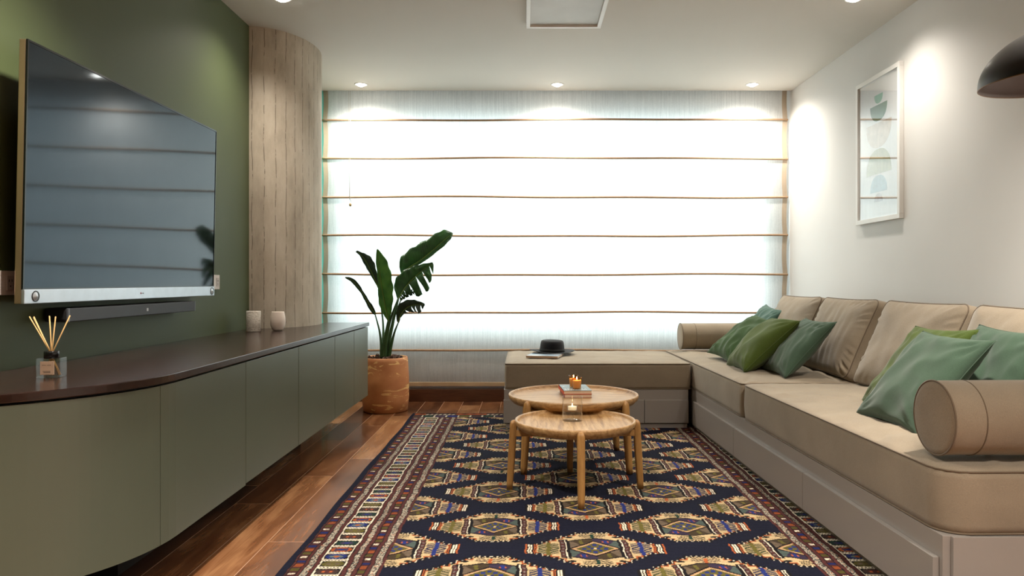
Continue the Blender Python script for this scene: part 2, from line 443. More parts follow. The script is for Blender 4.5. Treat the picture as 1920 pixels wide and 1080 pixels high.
# ceiling hatch / air vent
vt = thing('ceiling_vent', 'pale rectangular air vent cover set in the ceiling', 'vent', (0.2175, 3.95, CH))
b = MB()
for a in ((-0.2125, 0.2125, 0.295, 0.32), (-0.2125, 0.2125, -0.32, -0.295), (-0.2125, -0.190, -0.295, 0.295), (0.190, 0.2125, -0.295, 0.295)):
    b.box(*a, -0.022, -0.0005, bev=0.003)
b.build('frame', M['white_paint'], vt)
MB().box(-0.19, 0.19, -0.295, 0.295, -0.010, -0.0005, bev=0.002).build('cover_panel', plain('vent_panel', lin(196, 196, 192), 0.45), vt)

# ------------------------------------------------------------------ roman blind
BX0, BX1, BY = -1.575, 2.036, 5.80
folds = [2.186, 1.888, 1.586, 1.287, 0.985, 0.691, 0.397]
def wav(x, k): return 0.004*math.sin(x*1.7+k*1.3)+0.0025*math.sin(x*4.3+k*2.1)
bl = thing('roman_blind', 'wide sheer off-white roman blind with beige fold lines covering the window', 'blind', (0, BY, 0))
def zlines():
    return [2.47]+folds+[0.123]
ZL = zlines()
def blind_pt(x, si, t):
    z0, z1 = ZL[si], ZL[si+1]
    za = z0+(wav(x, si-1) if si > 0 else 0); zb = z1+(wav(x, si) if si < len(ZL)-2 else 0.3*wav(x, 9))
    z = za+(zb-za)*t
    y = -0.006*math.sin(PI*t)+0.003*noise.noise(Vector((x*2.3, z*3, 1)))+0.002*noise.noise(Vector((x*9, z*2, 4)))
    return (x, y, z)
def edge_in(t): return 0.010*math.sin(PI*t)
g = MB(); NX = 130
def sheet(xa, xb, nx, mb, dy=0.0):
    vs = []; fs = []; rows = 0
    for si in range(len(ZL)-1):
        for k in range(9):
            if si > 0 and k == 0: continue
            t = k/8; e = edge_in(t)
            for i in range(nx+1):
                u = i/nx; x = xa+(xb-xa)*u
                s = (x-BX0)/(BX1-BX0); xx = x+e*(1-2*s)
                p = blind_pt(xx, si, t); vs.append((p[0], p[1]+dy, p[2]))
            rows += 1
    for r in range(rows-1):
        for i in range(nx): fs.append((r*(nx+1)+i, r*(nx+1)+i+1, (r+1)*(nx+1)+i+1, (r+1)*(nx+1)+i))
    mb.add(vs, fs, 0, True)
sheet(BX0+0.036, BX1-0.036, NX, g)
g.build('fabric_sheet', M['blind'], bl, recalc=False)
for xa, xb in ((BX0, BX0+0.036), (BX1-0.036, BX1)):
    h = MB(); sheet(xa, xb, 2, h, -0.001); h.build('side_hem', M['hem'], bl, recalc=False)
for k, z in enumerate(folds):
    r = MB(); pts = [(x, -0.009, z+wav(x, k)) for x in [BX0+(BX1-BX0)*i/120 for i in range(121)]]
    r.tube(pts, 0.0078, 8); r.build('fold', M['fold'], bl)
r = MB(); r.box(BX0, BX1, -0.006, 0.004, 0.119, 0.150, bev=0.002); r.build('bottom_hem', plain('hem_cloth', lin(196, 172, 138), 0.9), bl)
r = MB(); r.box(BX0, BX1, 0.0, 0.04, 2.44, 2.499); r.build('headrail', M['white_paint'], bl)
r = MB(); px = -1.356
r.tube([(px, -0.02, 2.45), (px+0.002, -0.022, 2.0), (px-0.002, -0.022, 1.58), (px+0.008, -0.022, 1.545)], 0.0016, 6)
r.tube([(px-0.012, -0.022, 2.45), (px-0.008, -0.022, 1.9), (px-0.004, -0.022, 1.56)], 0.0012, 6)
co = r.build('pull_cord', plain('cord', lin(190, 180, 165), 0.8), bl)
MB().lathe([(0.001, 0.016), (0.006, 0.013), (0.011, 0.0), (0.006, -0.012), (0.001, -0.014)], 16).build('cord_knob', plain('cordknob', lin(170, 145, 105), 0.5), co, loc=(px+0.002, -0.022, 1.525))

# ------------------------------------------------------------------ media console
mc = thing('media_console', 'long wall-hung sage green console with curved near end and dark wooden top', 'console', (LW, 4.96, 0))
def arc_pts(r, n=28, y0=2.24-4.96):
    return [(r*math.cos(a), y0-r*math.sin(a)) for a in [PI/2*k/n for k in range(n+1)]]
def slab(outline, z0, z1, bev=0.0):
    bm = bmesh.new(); vs = [bm.verts.new((x, y, z0)) for x, y in outline]
    f = bm.faces.new(vs); r = bmesh.ops.extrude_face_region(bm, geom=[f])
    for v in [e for e in r['geom'] if isinstance(e, bmesh.types.BMVert)]: v.co.z = z1
    bmesh.ops.recalc_face_normals(bm, faces=bm.faces[:])
    if bev:
        ed = [e for e in bm.edges if abs(e.verts[0].co.z-e.verts[1].co.z) < 1e-6]
        bmesh.ops.bevel(bm, geom=ed, offset=bev, segments=2, profile=0.6, affect='EDGES')
    me = D.meshes.new('slab'); bm.to_mesh(me); bm.free(); return me
# leave a notch for the column: the top stops short of it
def top_outline(R, yend=0.0, back=0.001):
    o = [(R, yend)]
    o += arc_pts(R)
    o[-1] = (back, o[-1][1])
    o += [(back, -0.66)]
    # follow the column's curved face
    cx, cy, rx, ry = -0.02, 4.72-4.96, 0.302, 0.432
    for k in range(1, 15):
        a = -PI/2+0.08+k*(PI/2+0.42)/15
        x, y = cx+rx*math.cos(a), cy+ry*math.sin(a)
        if x > back and y < yend-0.005: o.append((x, y))
    o.append((o[-1][0], yend))
    return o
obj('worktop', slab(top_outline(0.551), 0.637, 0.660, 0.0025), M['console_top'], mc)
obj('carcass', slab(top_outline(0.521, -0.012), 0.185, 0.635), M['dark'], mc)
RF = 0.543
def curved_panel():
    o = arc_pts(RF, 30); i = arc_pts(RF-0.018, 30)
    ys = 2.151-4.96
    o = [(RF, -2.72+0.0)]+[p for p in o if p[1] < -2.72-0.0]; i = [(RF-0.018, -2.72)]+[p for p in i if p[1] < -2.72]
    # start exactly at the first seam
    out = [p for p in o if p[1] <= ys] ; inn = [p for p in i if p[1] <= ys]
    out = [(math.sqrt(max(0, RF**2-(ys-(-2.72))**2)), ys)]+out; inn = [(math.sqrt(max(0, (RF-0.018)**2-(ys+2.72)**2)), ys)]+inn
    out[-1] = (0.002, out[-1][1]); inn[-1] = (0.002, inn[-1][1])
    me = slab(out+inn[::-1], 0.170, 0.630)
    ob = obj('curved_panel', me, M['console'], mc); return ob
curved_panel()
seams = [2.151, 2.792, 3.442, 4.098, 4.558, 4.957]
for k in range(5):
    a, b_ = seams[k]+0.0026-4.96, seams[k+1]-0.0026-4.96
    zb = 0.170 if k < 1 else 0.176
    if k == 0:
        # follows the last bit of the curve
        pts = [(math.sqrt(RF**2-(y+2.72)**2) if y < -2.72 else RF, y) for y in [a+(b_-a)*q/16 for q in range(17)]]
        me = slab(pts+[(x-0.018, y) for x, y in pts[::-1]], zb, 0.630)
        obj('door', me, M['console'], mc)
    else:
        MB().box(RF-0.018, RF, a, b_, zb, 0.630, bev=0.0012).build('door', M['console'], mc)
MB().box(0.34, RF-0.004, -0.011, -0.001, 0.176, 0.630).build('end_panel', M['console'], mc)
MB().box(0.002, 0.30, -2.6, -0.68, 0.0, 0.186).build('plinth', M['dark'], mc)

# ------------------------------------------------------------------ television
TX = -1.5
tv = thing('television', 'large flat television with silver speaker strip mounted on the green wall', 'television', (TX-0.010, 2.918, 0.864), (0, math.radians(1.15), 0))
hl = 0.684   # half length
MB().box(-0.020, 0.0, -hl, hl, 0.0, 0.794, bev=0.002).build('housing', M['bronze'], tv)
MB().box(-0.075, -0.018, -0.45, 0.45, 0.12, 0.66, bev=0.006).build('rear_shell', M['black'], tv)
MB().box(-0.083, -0.074, -0.2, 0.2, 0.25, 0.55).build('wall_bracket', M['black'], tv)
t = NT('dark_glass_screen')
p = t.pbr(lin(10, 12, 15), 0.06); p.inputs['IOR'].default_value = 1.5; p.inputs['Coat Weight'].default_value = 0.0
p.inputs['Specular IOR Level'].default_value = 0.46
p.inputs['Specular Tint'].default_value = (0.54, 0.77, 1.0, 1)
MB().box(0.0005, 0.004, -hl+0.006, hl-0.004, 0.048, 0.788).build('screen', t.m, tv)
b = MB()
for a in ((-hl, hl, 0.788, 0.794), (-hl, hl, 0.0435, 0.048)): b.box(0.0005, 0.006, a[0], a[1], a[2], a[3])
b.box(0.0005, 0.006, -hl, -hl+0.006, 0.048, 0.788); b.box(0.0005, 0.006, hl-0.004, hl, 0.048, 0.788)
b.build('bezel', M['black_gloss'], tv)
sb = MB().box(0.0005, 0.010, -hl, hl, 0.0, 0.0435, bev=0.002).build('speaker_strip', M['steel'], tv)
for s in (-1, 1):
    y = s*(hl-0.052) if s < 0 else hl-0.030
    Mx = Matrix.Translation((0.010, y, 0.022)) @ Matrix.Rotation(PI/2, 4, 'Y')
    r = MB().lathe([(0.0135, 0.0), (0.0165, 0.002), (0.0175, 0.0)], 32, M=Mx); r.build('speaker_ring', M['black_gloss'], sb)
    r = MB().lathe([(0.0005, 0.006), (0.004, 0.005), (0.009, 0.002), (0.0135, 0.0005)], 32, M=Mx); r.build('speaker_cone', M['steel'], sb)
lg = MB().lathe([(0.0003, 0.0), (0.004, 0.0), (0.0042, -0.001)], 20, M=Matrix.Translation((0.0106, -0.005, 0.022)) @ Matrix.Rotation(PI/2, 4, 'Y'))
lg.build('logo', plain('logo_red', lin(120, 24, 36), 0.4), sb)
me = text_mesh('LG', 0.009)
obj('lettering', me, M['alu'] if False else plain('logo_grey', lin(120, 118, 120), 0.4), sb, (0.0106, 0.011, 0.0215), (PI/2, 0, PI/2))

# soundbar
so = thing('soundbar', 'slim black soundbar mounted on the green wall under the television', 'soundbar', (-1.5, 2.923, 0.797))
MB().box(-0.080, -0.004, -0.475, 0.475, 0.0, 0.047, bev=0.010).build('body', M['black'], so)
t = NT('speaker_grille'); vv = t.coords((1, 1, 1)); nn = t.noise(vv, 900, 1)
t.pbr(t.ramp(nn, [(0.4, lin(34, 35, 38)), (0.6, lin(56, 58, 62))]), 0.6)
MB().box(-0.006, 0.0, -0.462, 0.462, 0.002, 0.045, bev=0.002).build('grille', t.m, so)
for s in (-1, 1): MB().box(-0.007, 0.0008, s*0.468-0.005, s*0.468+0.005, 0.001, 0.046, bev=0.002).build('end_cap', plain('cap', lin(84, 88, 94), 0.4), so)
MB().box(0.0, 0.001, 0.035, 0.047, 0.017, 0.029).build('logo', plain('badge', lin(150, 150, 152), 0.4), so)
MB().box(-0.087, -0.06, -0.3, 0.3, 0.010, 0.035).build('bracket', M['black'], so)

# sockets
def outlet(y, z, w, h, label):
    o = thing('wall_socket', label, 'socket', (LW, y, z), group=None)
    MB().box(0.0005, 0.008, -w/2, w/2, -h/2, h/2, bev=0.002).build('face_plate', M['plastic_w'], o)
    MB().box(0.008, 0.010, w/2-0.042, w/2-0.012, -0.022, 0.022, bev=0.0008).build('insert', plain('insert', lin(186, 176, 168), 0.4), o)
    b = MB()
    for sy, sz in ((-0.006, 0.007), (0.006, 0.007)): b.box(0.010, 0.0104, w/2-0.027+sy-0.0012, w/2-0.027+sy+0.0012, sz-0.004, sz+0.004)
    b.box(0.010, 0.0104, w/2-0.029, w/2-0.025, -0.012, -0.008)
    b.build('slots', M['black'], o)
outlet(2.256, 0.927, 0.12, 0.074, 'pale double wall socket on the green wall left of the television')
outlet(3.800, 0.928, 0.12, 0.074, 'pale wall socket peeking out behind the right edge of the television')

# ------------------------------------------------------------------ things on the console
rd = thing('reed_diffuser', 'square glass reed diffuser with brown label on the console', 'diffuser', (-1.345, 2.12, 0.6602), (0, 0, 0.15))
def sqbottle(w, z0, z1, r):
    o = []
    for cx_, cy_, a0 in ((1, 1, 0), (-1, 1, PI/2), (-1, -1, PI), (1, -1, 1.5*PI)):
        for k in range(7):
            a = a0+PI/2*k/6; o.append((cx_*(w-r)+r*math.cos(a), cy_*(w-r)*0.8+r*math.sin(a)))
    return slab(o, z0, z1, 0.002)
gb = obj('bottle', sqbottle(0.031, 0.0, 0.055, 0.006), None, rd)
gb.data.materials.append(M['clear'])
MB().box(-0.020, 0.016+0.0, -0.0290, -0.0275, 0.010, 0.047).build('label', plain('kraft_paper', lin(206, 172, 146), 0.8), rd, loc=(0.003, 0, 0))
b = MB()
for z, xs in ((0.036, (-0.012, 0.012)), (0.0185, (-0.010, 0.010)), (0.0155, (-0.008, 0.010))):
    n = 9
    for k in range(n):
        x = xs[0]+(xs[1]-xs[0])*k/n
        if k == 4 and z > 0.03: continue
        b.box(x, x+0.0016, -0.0292, -0.0290, z, z+0.0014)
b.build('label_print', M['black'], rd)
MB().lathe([(0.0005, 0.074), (0.018, 0.074), (0.0195, 0.0725), (0.0195, 0.0535), (0.013, 0.0535)], 28).build('cap', M['black_gloss'], rd)
tips = [(-0.058, 0.0, 0.172), (-0.052, 0.012, 0.171), (-0.042, -0.012, 0.170), (-0.010, 0.01, 0.173), (0.014, -0.008, 0.172), (0.046, 0.006, 0.174), (0.050, -0.006, 0.172)]
reed = wood('rattan_reed', [(0.3, lin(188, 146, 88)), (0.7, lin(226, 188, 128))], (30, 30, 3), 0.7)
for x, y, z in tips:
    MB().tube([(-x*0.42, -y*.4, 0.006), (x*0.06, y*0.1, 0.07), (x, y, z)], 0.0017, 7).build('reed', reed, rd)

def candle_tex():
    t = NT('carved_white_wax'); v = t.coords((1, 1, 2.2)); n = t.noise(v, 60, 4, 0.6, 1.5)
    t.pbr(t.ramp(n, [(0.3, lin(196, 184, 168)), (0.6, lin(240, 232, 220))]), 0.6, 0, t.bump(n, 0.9, 0.006)); return t.m
cd = thing('textured_candle', 'carved cylindrical cream candle holder on the console by the concrete column', 'candle', (-1.478, 4.06, 0.6602))
MB().lathe([(0.001, 0), (0.036, 0), (0.038, 0.003), (0.038, 0.108), (0.036, 0.111), (0.033, 0.111), (0.031, 0.095), (0.0005, 0.095)], 40).build('vessel', candle_tex(), cd)
MB().tube([(0, 0, 0.095), (0.001, 0, 0.104)], 0.0012, 6).build('wick', M['black'], cd)
cu = thing('ceramic_cup', 'smooth rounded pale pink ceramic cup on the console', 'cup', (-1.366, 4.12, 0.6602))
MB().lathe([(0.001, 0), (0.022, 0), (0.030, 0.008), (0.039, 0.030), (0.0415, 0.052), (0.039, 0.078), (0.034, 0.102), (0.033, 0.105), (0.031, 0.104), (0.0355, 0.08), (0.037, 0.05), (0.03, 0.02), (0.0005, 0.012)], 44).build('bowl', plain('pink_ceramic', lin(238, 222, 208), 0.5), cu)
MB().lathe([(0.0005, 0.07), (0.0365, 0.07)], 32).build('wax', plain('wax', lin(238, 230, 214), 0.6), cu)

# ------------------------------------------------------------------ platform sofa
SO = thing('sofa_platform', 'long low taupe lacquered sofa base with drawers along the white wall', 'sofa base', (1.055, 4.66, 0.0), (0, 0, math.radians(1.36)))
b = MB(); b.box(0.0, 0.915, -2.66, 0.90, 0.036, 0.25, bev=0.0015)
b.build('frame', M['taupe'], SO)
MB().box(0.012, 0.90, -2.64, 0.89, 0.0125, 0.036).build('plinth', M['taupe'], SO)
MB().box(0.022, 0.915, -2.672, -2.660, 0.016, 0.249, bev=0.001).build('end_panel', M['taupe'], SO)
for a, b_ in ((-2.645, -1.755), (-1.752, -0.865), (-0.862, -0.03)):
    MB().box(-0.018, 0.0, a, b_, 0.044, 0.188, bev=0.0015).build('drawer', M['taupe'], SO)
CHS = thing('window_bench_platform', 'short taupe lacquered sofa base with drawers in front of the blind', 'sofa base', (-0.134, 4.70, 0.0))
MB().box(0.0, 1.160, 0.0, 0.88, 0.036, 0.25, bev=0.0015).build('frame', M['taupe'], CHS)
MB().box(0.012, 1.150, -0.010, 0.86, 0.0125, 0.036).build('plinth', M['taupe'], CHS)
for a, b_ in ((0.003-0.006, 0.436), (0.439, 0.880), (0.883, 1.158)):
    MB().box(a, b_, -0.018, 0.0, 0.044, 0.188, bev=0.0015).build('drawer', M['taupe'], CHS)

def rrect(w, d, r, n=8, m=26):
    o = []
    hw, hd = w/2, d/2
    cs = ((hw-r, hd-r, 0), (-hw+r, hd-r, PI/2), (-hw+r, -hd+r, PI), (hw-r, -hd+r, 1.5*PI))
    for q, (cx_, cy_, a0) in enumerate(cs):
        for k in range(n+1):
            a = a0+PI/2*k/n; o.append((cx_+r*math.cos(a), cy_+r*math.sin(a)))
        nx_ = cs[(q+1) % 4]; ax = (nx_[0]+r*math.cos(nx_[2]), nx_[1]+r*math.sin(nx_[2])); s0 = o[-1]
        for k in range(1, m): o.append((s0[0]+(ax[0]-s0[0])*k/m, s0[1]+(ax[1]-s0[1])*k/m))
    return o

def cushion(root, w, d, h, rc, puff=0.012, bulge=0.006, seed=0.0, wr=0.003, bottom_puff=0.0, pinch=0.0, pr=0.0028, wrx=(6, 6)):
    """box cushion, local origin at the centre of its underside, top towards +z"""
    loop = rrect(w, d, rc); n = len(loop); g = MB(); vs = []; fs = []
    def pin(x, y):   # sides draw in slightly between the corners
        if not pinch: return x, y
        u, v = x/(w/2), y/(d/2)
        return x*(1-pinch*(1-v*v)), y*(1-pinch*(1-u*u))
    rings = []
    er = 0.010; CAP = 16
    for k in range(CAP, 0, -1): rings.append((1.0*(k/CAP if False else 1)*(1-(k/CAP)) if False else (CAP-k)/CAP, 'b'))
    rings = [((i/CAP), 'b') for i in range(1, CAP)] + [(1.0, 's', q/8) for q in range(9)] + [((CAP-i)/CAP, 't') for i in range(1, CAP)]
    def wrink(x, y, s):
        e = (1-s)
        a = noise.noise(Vector((x*wrx[0]+seed, y*wrx[1], seed)))*wr*2.2*e + noise.noise(Vector((x*wrx[0]*3, y*wrx[1]*3+seed, 7+seed)))*wr*0.9*min(1, e*4)
        # creases that start at the seam and die out inwards
        an = math.atan2(y/d, x/w)
        rm = max(0.0, noise.noise(Vector((x*1.7+seed*2, y*1.3, seed*5)))+0.12)
        a += wr*0.42*math.sin((y if wrx[1] > wrx[0] else x)*105+5*noise.noise(Vector((x*5, y*5, seed))))*rm*min(1, e*5)
        a += wr*1.1*math.sin(an*46+3*noise.noise(Vector((an*3, seed, 0))))*math.exp(-((s-0.90)/0.07)**2)*max(0.0, noise.noise(Vector((an*4+seed, 3, seed)))+0.15)*2
        return a
    for rg in rings:
        for (x0, y0) in loop:
            s = rg[0]
            x0, y0 = pin(x0, y0)
            x, y = x0*s, y0*s
            if rg[1] == 's':
                t_ = rg[2]; k = math.sin(PI*t_); L = math.hypot(x, y)
                nx_, ny_ = x0/(w/2), y0/(d/2)
                mxy = max(abs(nx_), abs(ny_))
                dx = (1 if nx_ > 0 else -1)*(abs(nx_) >= mxy-0.02); dy = (1 if ny_ > 0 else -1)*(abs(ny_) >= mxy-0.02)
                bb = bulge*k + 0.0018*noise.noise(Vector((x*7+seed, y*7, t_*2)))*k
                x += dx*bb; y += dy*bb; z = h*t_
            elif rg[1] == 't':
                pf = 1-s**3.2; z = h+puff*pf+0.010*min(1, (1-s)*9)*0.5+wrink(x0*s, y0*s, s)
            else:
                pf = 1-s**3.2; z = -bottom_puff*pf
            vs.append((x, y, z))
    R = len(rings)
    for i in range(R-1):
        for k in range(n): k2 = (k+1) % n; fs.append((i*n+k, i*n+k2, (i+1)*n+k2, (i+1)*n+k))
    b0 = len(vs); vs.append((0, 0, -bottom_puff)); vs.append((0, 0, h+puff+0.005+wrink(0, 0, 0)))
    for k in range(n):
        k2 = (k+1) % n; fs.append((b0, k2, k)); fs.append((b0+1, (R-1)*n+k, (R-1)*n+k2))
    g.add(vs, fs, 0, True)
    g.build('cover', M['sofa'], root)
    for z, nm in ((h, 'piping'), (0.0, 'piping')):
        pt = [(*pin(*p), z) for p in loop[::2]]
        MB().tube([(x*(1+0.001), y*(1+0.001), z) for x, y, z in pt], pr, 6, closed=True).build(nm, M['piping'], root)

def local(p):   # platform frame -> world
    return SO.matrix_basis @ Vector(p)
bpy.context.view_layer.update()
rz = math.radians(1.36)
def seat(x0, x1, y0, y1, label, seed, h, rc, wr=0.009):
    p = local(((x0+x1)/2, (y0+y1)/2, 0.2535))
    t = thing('seat_cushion', label, 'cushion', p, (0, 0, rz), 'seat cushions of the corner sofa')
    cushion(t, x1-x0, y1-y0, h, rc, 0.016, 0.006, seed, wr, wrx=(3, 9)); return t
seat(0.002, 0.915, -2.66, -0.930, 'long taupe seat cushion at the near end under the big bolster', 1.3, 0.166, 0.075)
seat(0.006, 0.915, -0.925, 0.885, 'taupe seat cushion in the far corner of the long sofa', 4.1, 0.164, 0.03)
t = thing('seat_cushion', 'taupe seat cushion in front of the blind with the black hat on it', 'cushion', (0.458, 5.13, 0.2535), group='seat cushions of the corner sofa')
cushion(t, 1.172, 0.855, 0.158, 0.03, 0.010, 0.004, 8.0, 0.0040, wrx=(8, 3))

# back cushions
tilt = math.radians(24)
def back_cushion(yc, label, seed, dw=0.0, dx=0.0, tw=0.0):
    # front face lower edge at world X~1.60; local z = outwards (thickness), local y = up
    w, hgt, th = 0.665+dw, 0.435, 0.150
    # frame: ex = -Y(world) , ey = up the slope, ez = front normal (towards -X and up)
    ey = Vector((math.sin(tilt), 0, math.cos(tilt))); ez = Vector((-math.cos(tilt), 0, math.sin(tilt))); ex = ey.cross(ez)
    Rm = Matrix((ex, ey, ez)).transposed().to_4x4()
    Rm = Matrix.Rotation(rz+tw, 4, 'Z') @ Rm
    base = Vector((1.605+dx+(4.66-yc)*0.0237*0.6-0.01, yc, 0.442))    # lower front edge
    ctr_front = base + ey*(hgt/2)
    pos = ctr_front - ez*th
    t = thing('back_cushion', label, 'cushion', pos, Rm.to_euler(), 'back cushions along the white wall')
    cushion(t, w, hgt, th, 0.045, 0.040, 0.012, seed, 0.0060, 0.02, 0.035, 0.0030, wrx=(4, 4)); return t
back_cushion(4.79, 'taupe back cushion farthest away, beside the blind', 2.2)
back_cushion(4.10, 'taupe back cushion second from the window, behind the dusty green pillow', 5.5, 0.0, 0.005)
back_cushion(3.345, 'taupe back cushion in the middle above the open stretch of seat', 9.1, 0.01, 0.0)
back_cushion(2.63, 'taupe back cushion nearest, cut by the right picture edge', 12.4, 0.01, 0.0)

# bolsters
def bolster(loc, r, L, label, s0=0.09):
    t = thing('bolster', label, 'cushion', loc, (0, PI/2, rz), 'taupe bolsters at the two ends of the sofa')
    pf = [(0.0005, -0.006), (r*0.5, -0.005), (r*0.85, -0.002), (r-0.002, 0.002), (r, 0.008)]
    for k in range(1, 24):
        u = k/24; pf.append((r*(1+0.015*math.sin(PI*u)), 0.008+(L-0.016)*u))
    pf += [(r, L-0.008), (r*0.85, L+0.002), (r*0.4, L+0.005), (0.0005, L+0.006)]
    g = MB(); g.lathe(pf, 72)
    g.v = [(x*(1+0.012*noise.noise(Vector((x*14, y*14, z*5)))), y*(1+0.012*noise.noise(Vector((x*14, y*14, z*5+9)))), z) for x, y, z in g.v]
    g.build('cover', M['sofa'], t)
    for z, rr in ((0.003, r+0.0005), (L-0.003, r+0.0005), (s0, r*1.003), (L-s0, r*1.003), (s0+0.055, r*1.002)):
        pts = [(rr*math.cos(a), rr*math.sin(a), z) for a in [2*PI*k/60 for k in range(60)]]
        MB().tube(pts, 0.0030 if z < s0 or z > L-s0 else (0.0022 if z != s0+0.055 else 0.0008), 6, closed=True).build('piping', M['piping'] if z != s0+0.055 else M['sofa'], t)
    return t
bolster((1.158, 2.120, 0.545), 0.104, 0.84, 'large taupe bolster at the near right end of the sofa')
bolster((1.125, 5.43, 0.533), 0.094, 0.82, 'taupe bolster at the far end of the sofa beside the blind', 0.10)

# throw pillows
def pillow(name, label, m, ctr, s, ez, ex, seed, T=0.062, wr=0.010):
    """ez = up along the pillow, ex = sideways"""
    ez = Vector(ez).normalized(); ex = Vector(ex); ex = (ex-ez*ex.dot(ez)).normalized(); ey = ez.cross(ex)
    Rm = Matrix((ex, ey, ez)).transposed().to_4x4()
    t = thing(name, label, 'pillow', ctr, Rm.to_euler(), 'green velvet throw pillows on the sofa')
    N = 44; g = MB(); vs = []; fs = []
    for side in (1, -1):
        for j in range(N+1):
            for i in range(N+1):
                u = -1+2*i/N; v = -1+2*j/N
                x = s/2*u*(1-0.09*(1-v*v))*1.04; z = s/2*v*(1-0.09*(1-u*u))*1.04
                th = T*max(0, (1-u**2)*(1-v**2))**0.42
                e = (1-u*u)*(1-v*v)
                w_ = wr*noise.noise(Vector((x*9+seed, z*9, seed+side)))*min(1, e*5)
                w_ += wr*1.0*(1-abs(noise.noise(Vector((x*11*(1+0.5*math.sin(seed))+z*6, z*6-x*7, seed*3+side))))*2.4)*min(1, e*3)*0.6
                # creases from the corners
                for cu_, cv_ in ((1, 1), (-1, 1), (1, -1), (-1, -1)):
                    dd = math.hypot(u-cu_, v-cv_); an = math.atan2(v-cv_, u-cu_)
                    w_ += wr*0.55*math.sin(an*13+seed)*math.exp(-(dd/0.55)**2)*min(1, dd*4)*min(1, e*8)
                vs.append((x, side*(th+w_*(1 if th > 0 else 0)), z))
    n1 = (N+1)*(N+1)
    for q in (0, 1):
        for j in range(N):
            for i in range(N):
                a = q*n1+j*(N+1)+i; f = (a, a+1, a+N+2, a+N+1)
                fs.append(f if q else f[::-1])
    g.add(vs, fs, 0, True)
    me = g.mesh('cover'); bm = bmesh.new(); bm.from_mesh(me); bmesh.ops.remove_doubles(bm, verts=bm.verts[:], dist=0.0004)
    bmesh.ops.recalc_face_normals(bm, faces=bm.faces[:]); bm.to_mesh(me); bm.free()
    obj('cover', me, m, t)
    sp = []
    for k in range(80):
        q = k/20; sd = int(q); f_ = -1+2*(q-sd)
        u, v = ((f_, -1), (1, f_), (-f_, 1), (-1, -f_))[sd]
        sp.append((s/2*u*(1-0.09*(1-v*v))*1.04, 0, s/2*v*(1-0.09*(1-u*u))*1.04))
    MB().tube(sp, 0.0018, 5, closed=True).build('seam', m, t)
    return t
pillow('throw_pillow', 'blue-green pillow at the far end, leaning on the farthest back cushion', M['pillow_blue'], (1.575, 5.06, 0.603), 0.375, (0.58, -0.05, 0.78), (0.05, -1, 0), 1.0, 0.055)
pillow('throw_pillow', 'leaf green creased pillow, leftmost of the far group', M['pillow_leaf'], (1.370, 4.69, 0.575), 0.392, (0.80, 0.03, 0.60), (0.09, -0.99, -0.07), 3.0, 0.058, 0.015)
pillow('throw_pillow', 'moss green pillow in the middle of the far group', M['pillow_olive'], (1.352, 4.275, 0.572), 0.398, (0.739, -0.005, 0.674), (-0.032, -0.999, 0.027), 5.2, 0.080)
pillow('throw_pillow', 'dusty green pillow, rightmost of the far group', M['pillow_teal'], (1.470, 4.055, 0.578), 0.380, (0.68, 0.02, 0.73), (0.034, -0.99, 0), 7.7, 0.056)
pillow('throw_pillow', 'moss green pillow mostly hidden behind the big dusty teal one', M['pillow_olive'], (1.515, 2.90, 0.590), 0.392, (0.60, 0.05, 0.79), (0.05, -0.99, 0.03), 9.4, 0.050)
pillow('throw_pillow', 'big dusty teal pillow in front beside the near bolster', M['pillow_teal'], (1.392, 2.63, 0.585), 0.394, (0.643, 0.026, 0.766), (0.05, -0.99, -0.01), 11.9, 0.056)
pillow('throw_pillow', 'pale teal pillow cut by the right picture edge', M['pillow_blue'] if False else M['pillow_teal'], (1.585, 2.555, 0.597), 0.392, (0.52, 0.02, 0.85), (0.06, -0.99, 0.0), 14.1, 0.052)

# ------------------------------------------------------------------ hat and magazine
mg = thing('magazine', 'white magazine with a blue-grey cover lying under the black hat', 'magazine', (0.135, 5.02, 0.4285), (0, 0, math.radians(-13)))
MB().box(-0.105, 0.105, -0.12, 0.12, 0.0, 0.0135, bev=0.0008).build('pages', plain('page_edges', lin(214, 200, 186), 0.8), mg)
t = NT('magazine_cover'); v = t.coords((5, 14, 1)); n = t.noise(v, 1.2, 4)
t.pbr(t.ramp(n, [(0.35, lin(232, 232, 230)), (0.5, lin(150, 168, 182)), (0.62, lin(70, 100, 126)), (0.72, lin(226, 228, 228))]), 0.35)
MB().box(-0.106, 0.106, -0.121, 0.121, 0.0136, 0.0145).build('cover', t.m, mg)
MB().box(-0.106, 0.106, -0.1215, -0.1205, 0.0005, 0.0145).build('spine', plain('spine_tan', lin(176, 146, 120), 0.7), mg)
ht = thing('hat', 'black wide-brimmed felt hat resting on the magazine', 'hat', (0.185, 5.17, 0.4435), (math.radians(0.5), math.radians(1.0), 0.2))
bm_ = MB(); prof = [(0.080, 0.002), (0.100, 0.001), (0.130, 0.003), (0.152, 0.007), (0.157, 0.0085), (0.157, 0.0105), (0.150, 0.010), (0.128, 0.006), (0.100, 0.004), (0.086, 0.004)]
bm_.lathe(prof, 72, sx=1.0, sy=0.94)
bm_.v = [(x, y, z+0.006*math.cos(2*math.atan2(y, x))*max(0, (math.hypot(x, y)-0.09)/0.07)) for x, y, z in bm_.v]
bm_.build('brim', M['felt'], ht)
cr = MB(); cr.lathe([(0.086, 0.003), (0.085, 0.02), (0.082, 0.05), (0.079, 0.068), (0.074, 0.078), (0.066, 0.0815), (0.055, 0.080), (0.040, 0.074), (0.02, 0.072), (0.0005, 0.072)], 64, sx=1.0, sy=1.1)
cr.build('crown', M['felt'], ht)
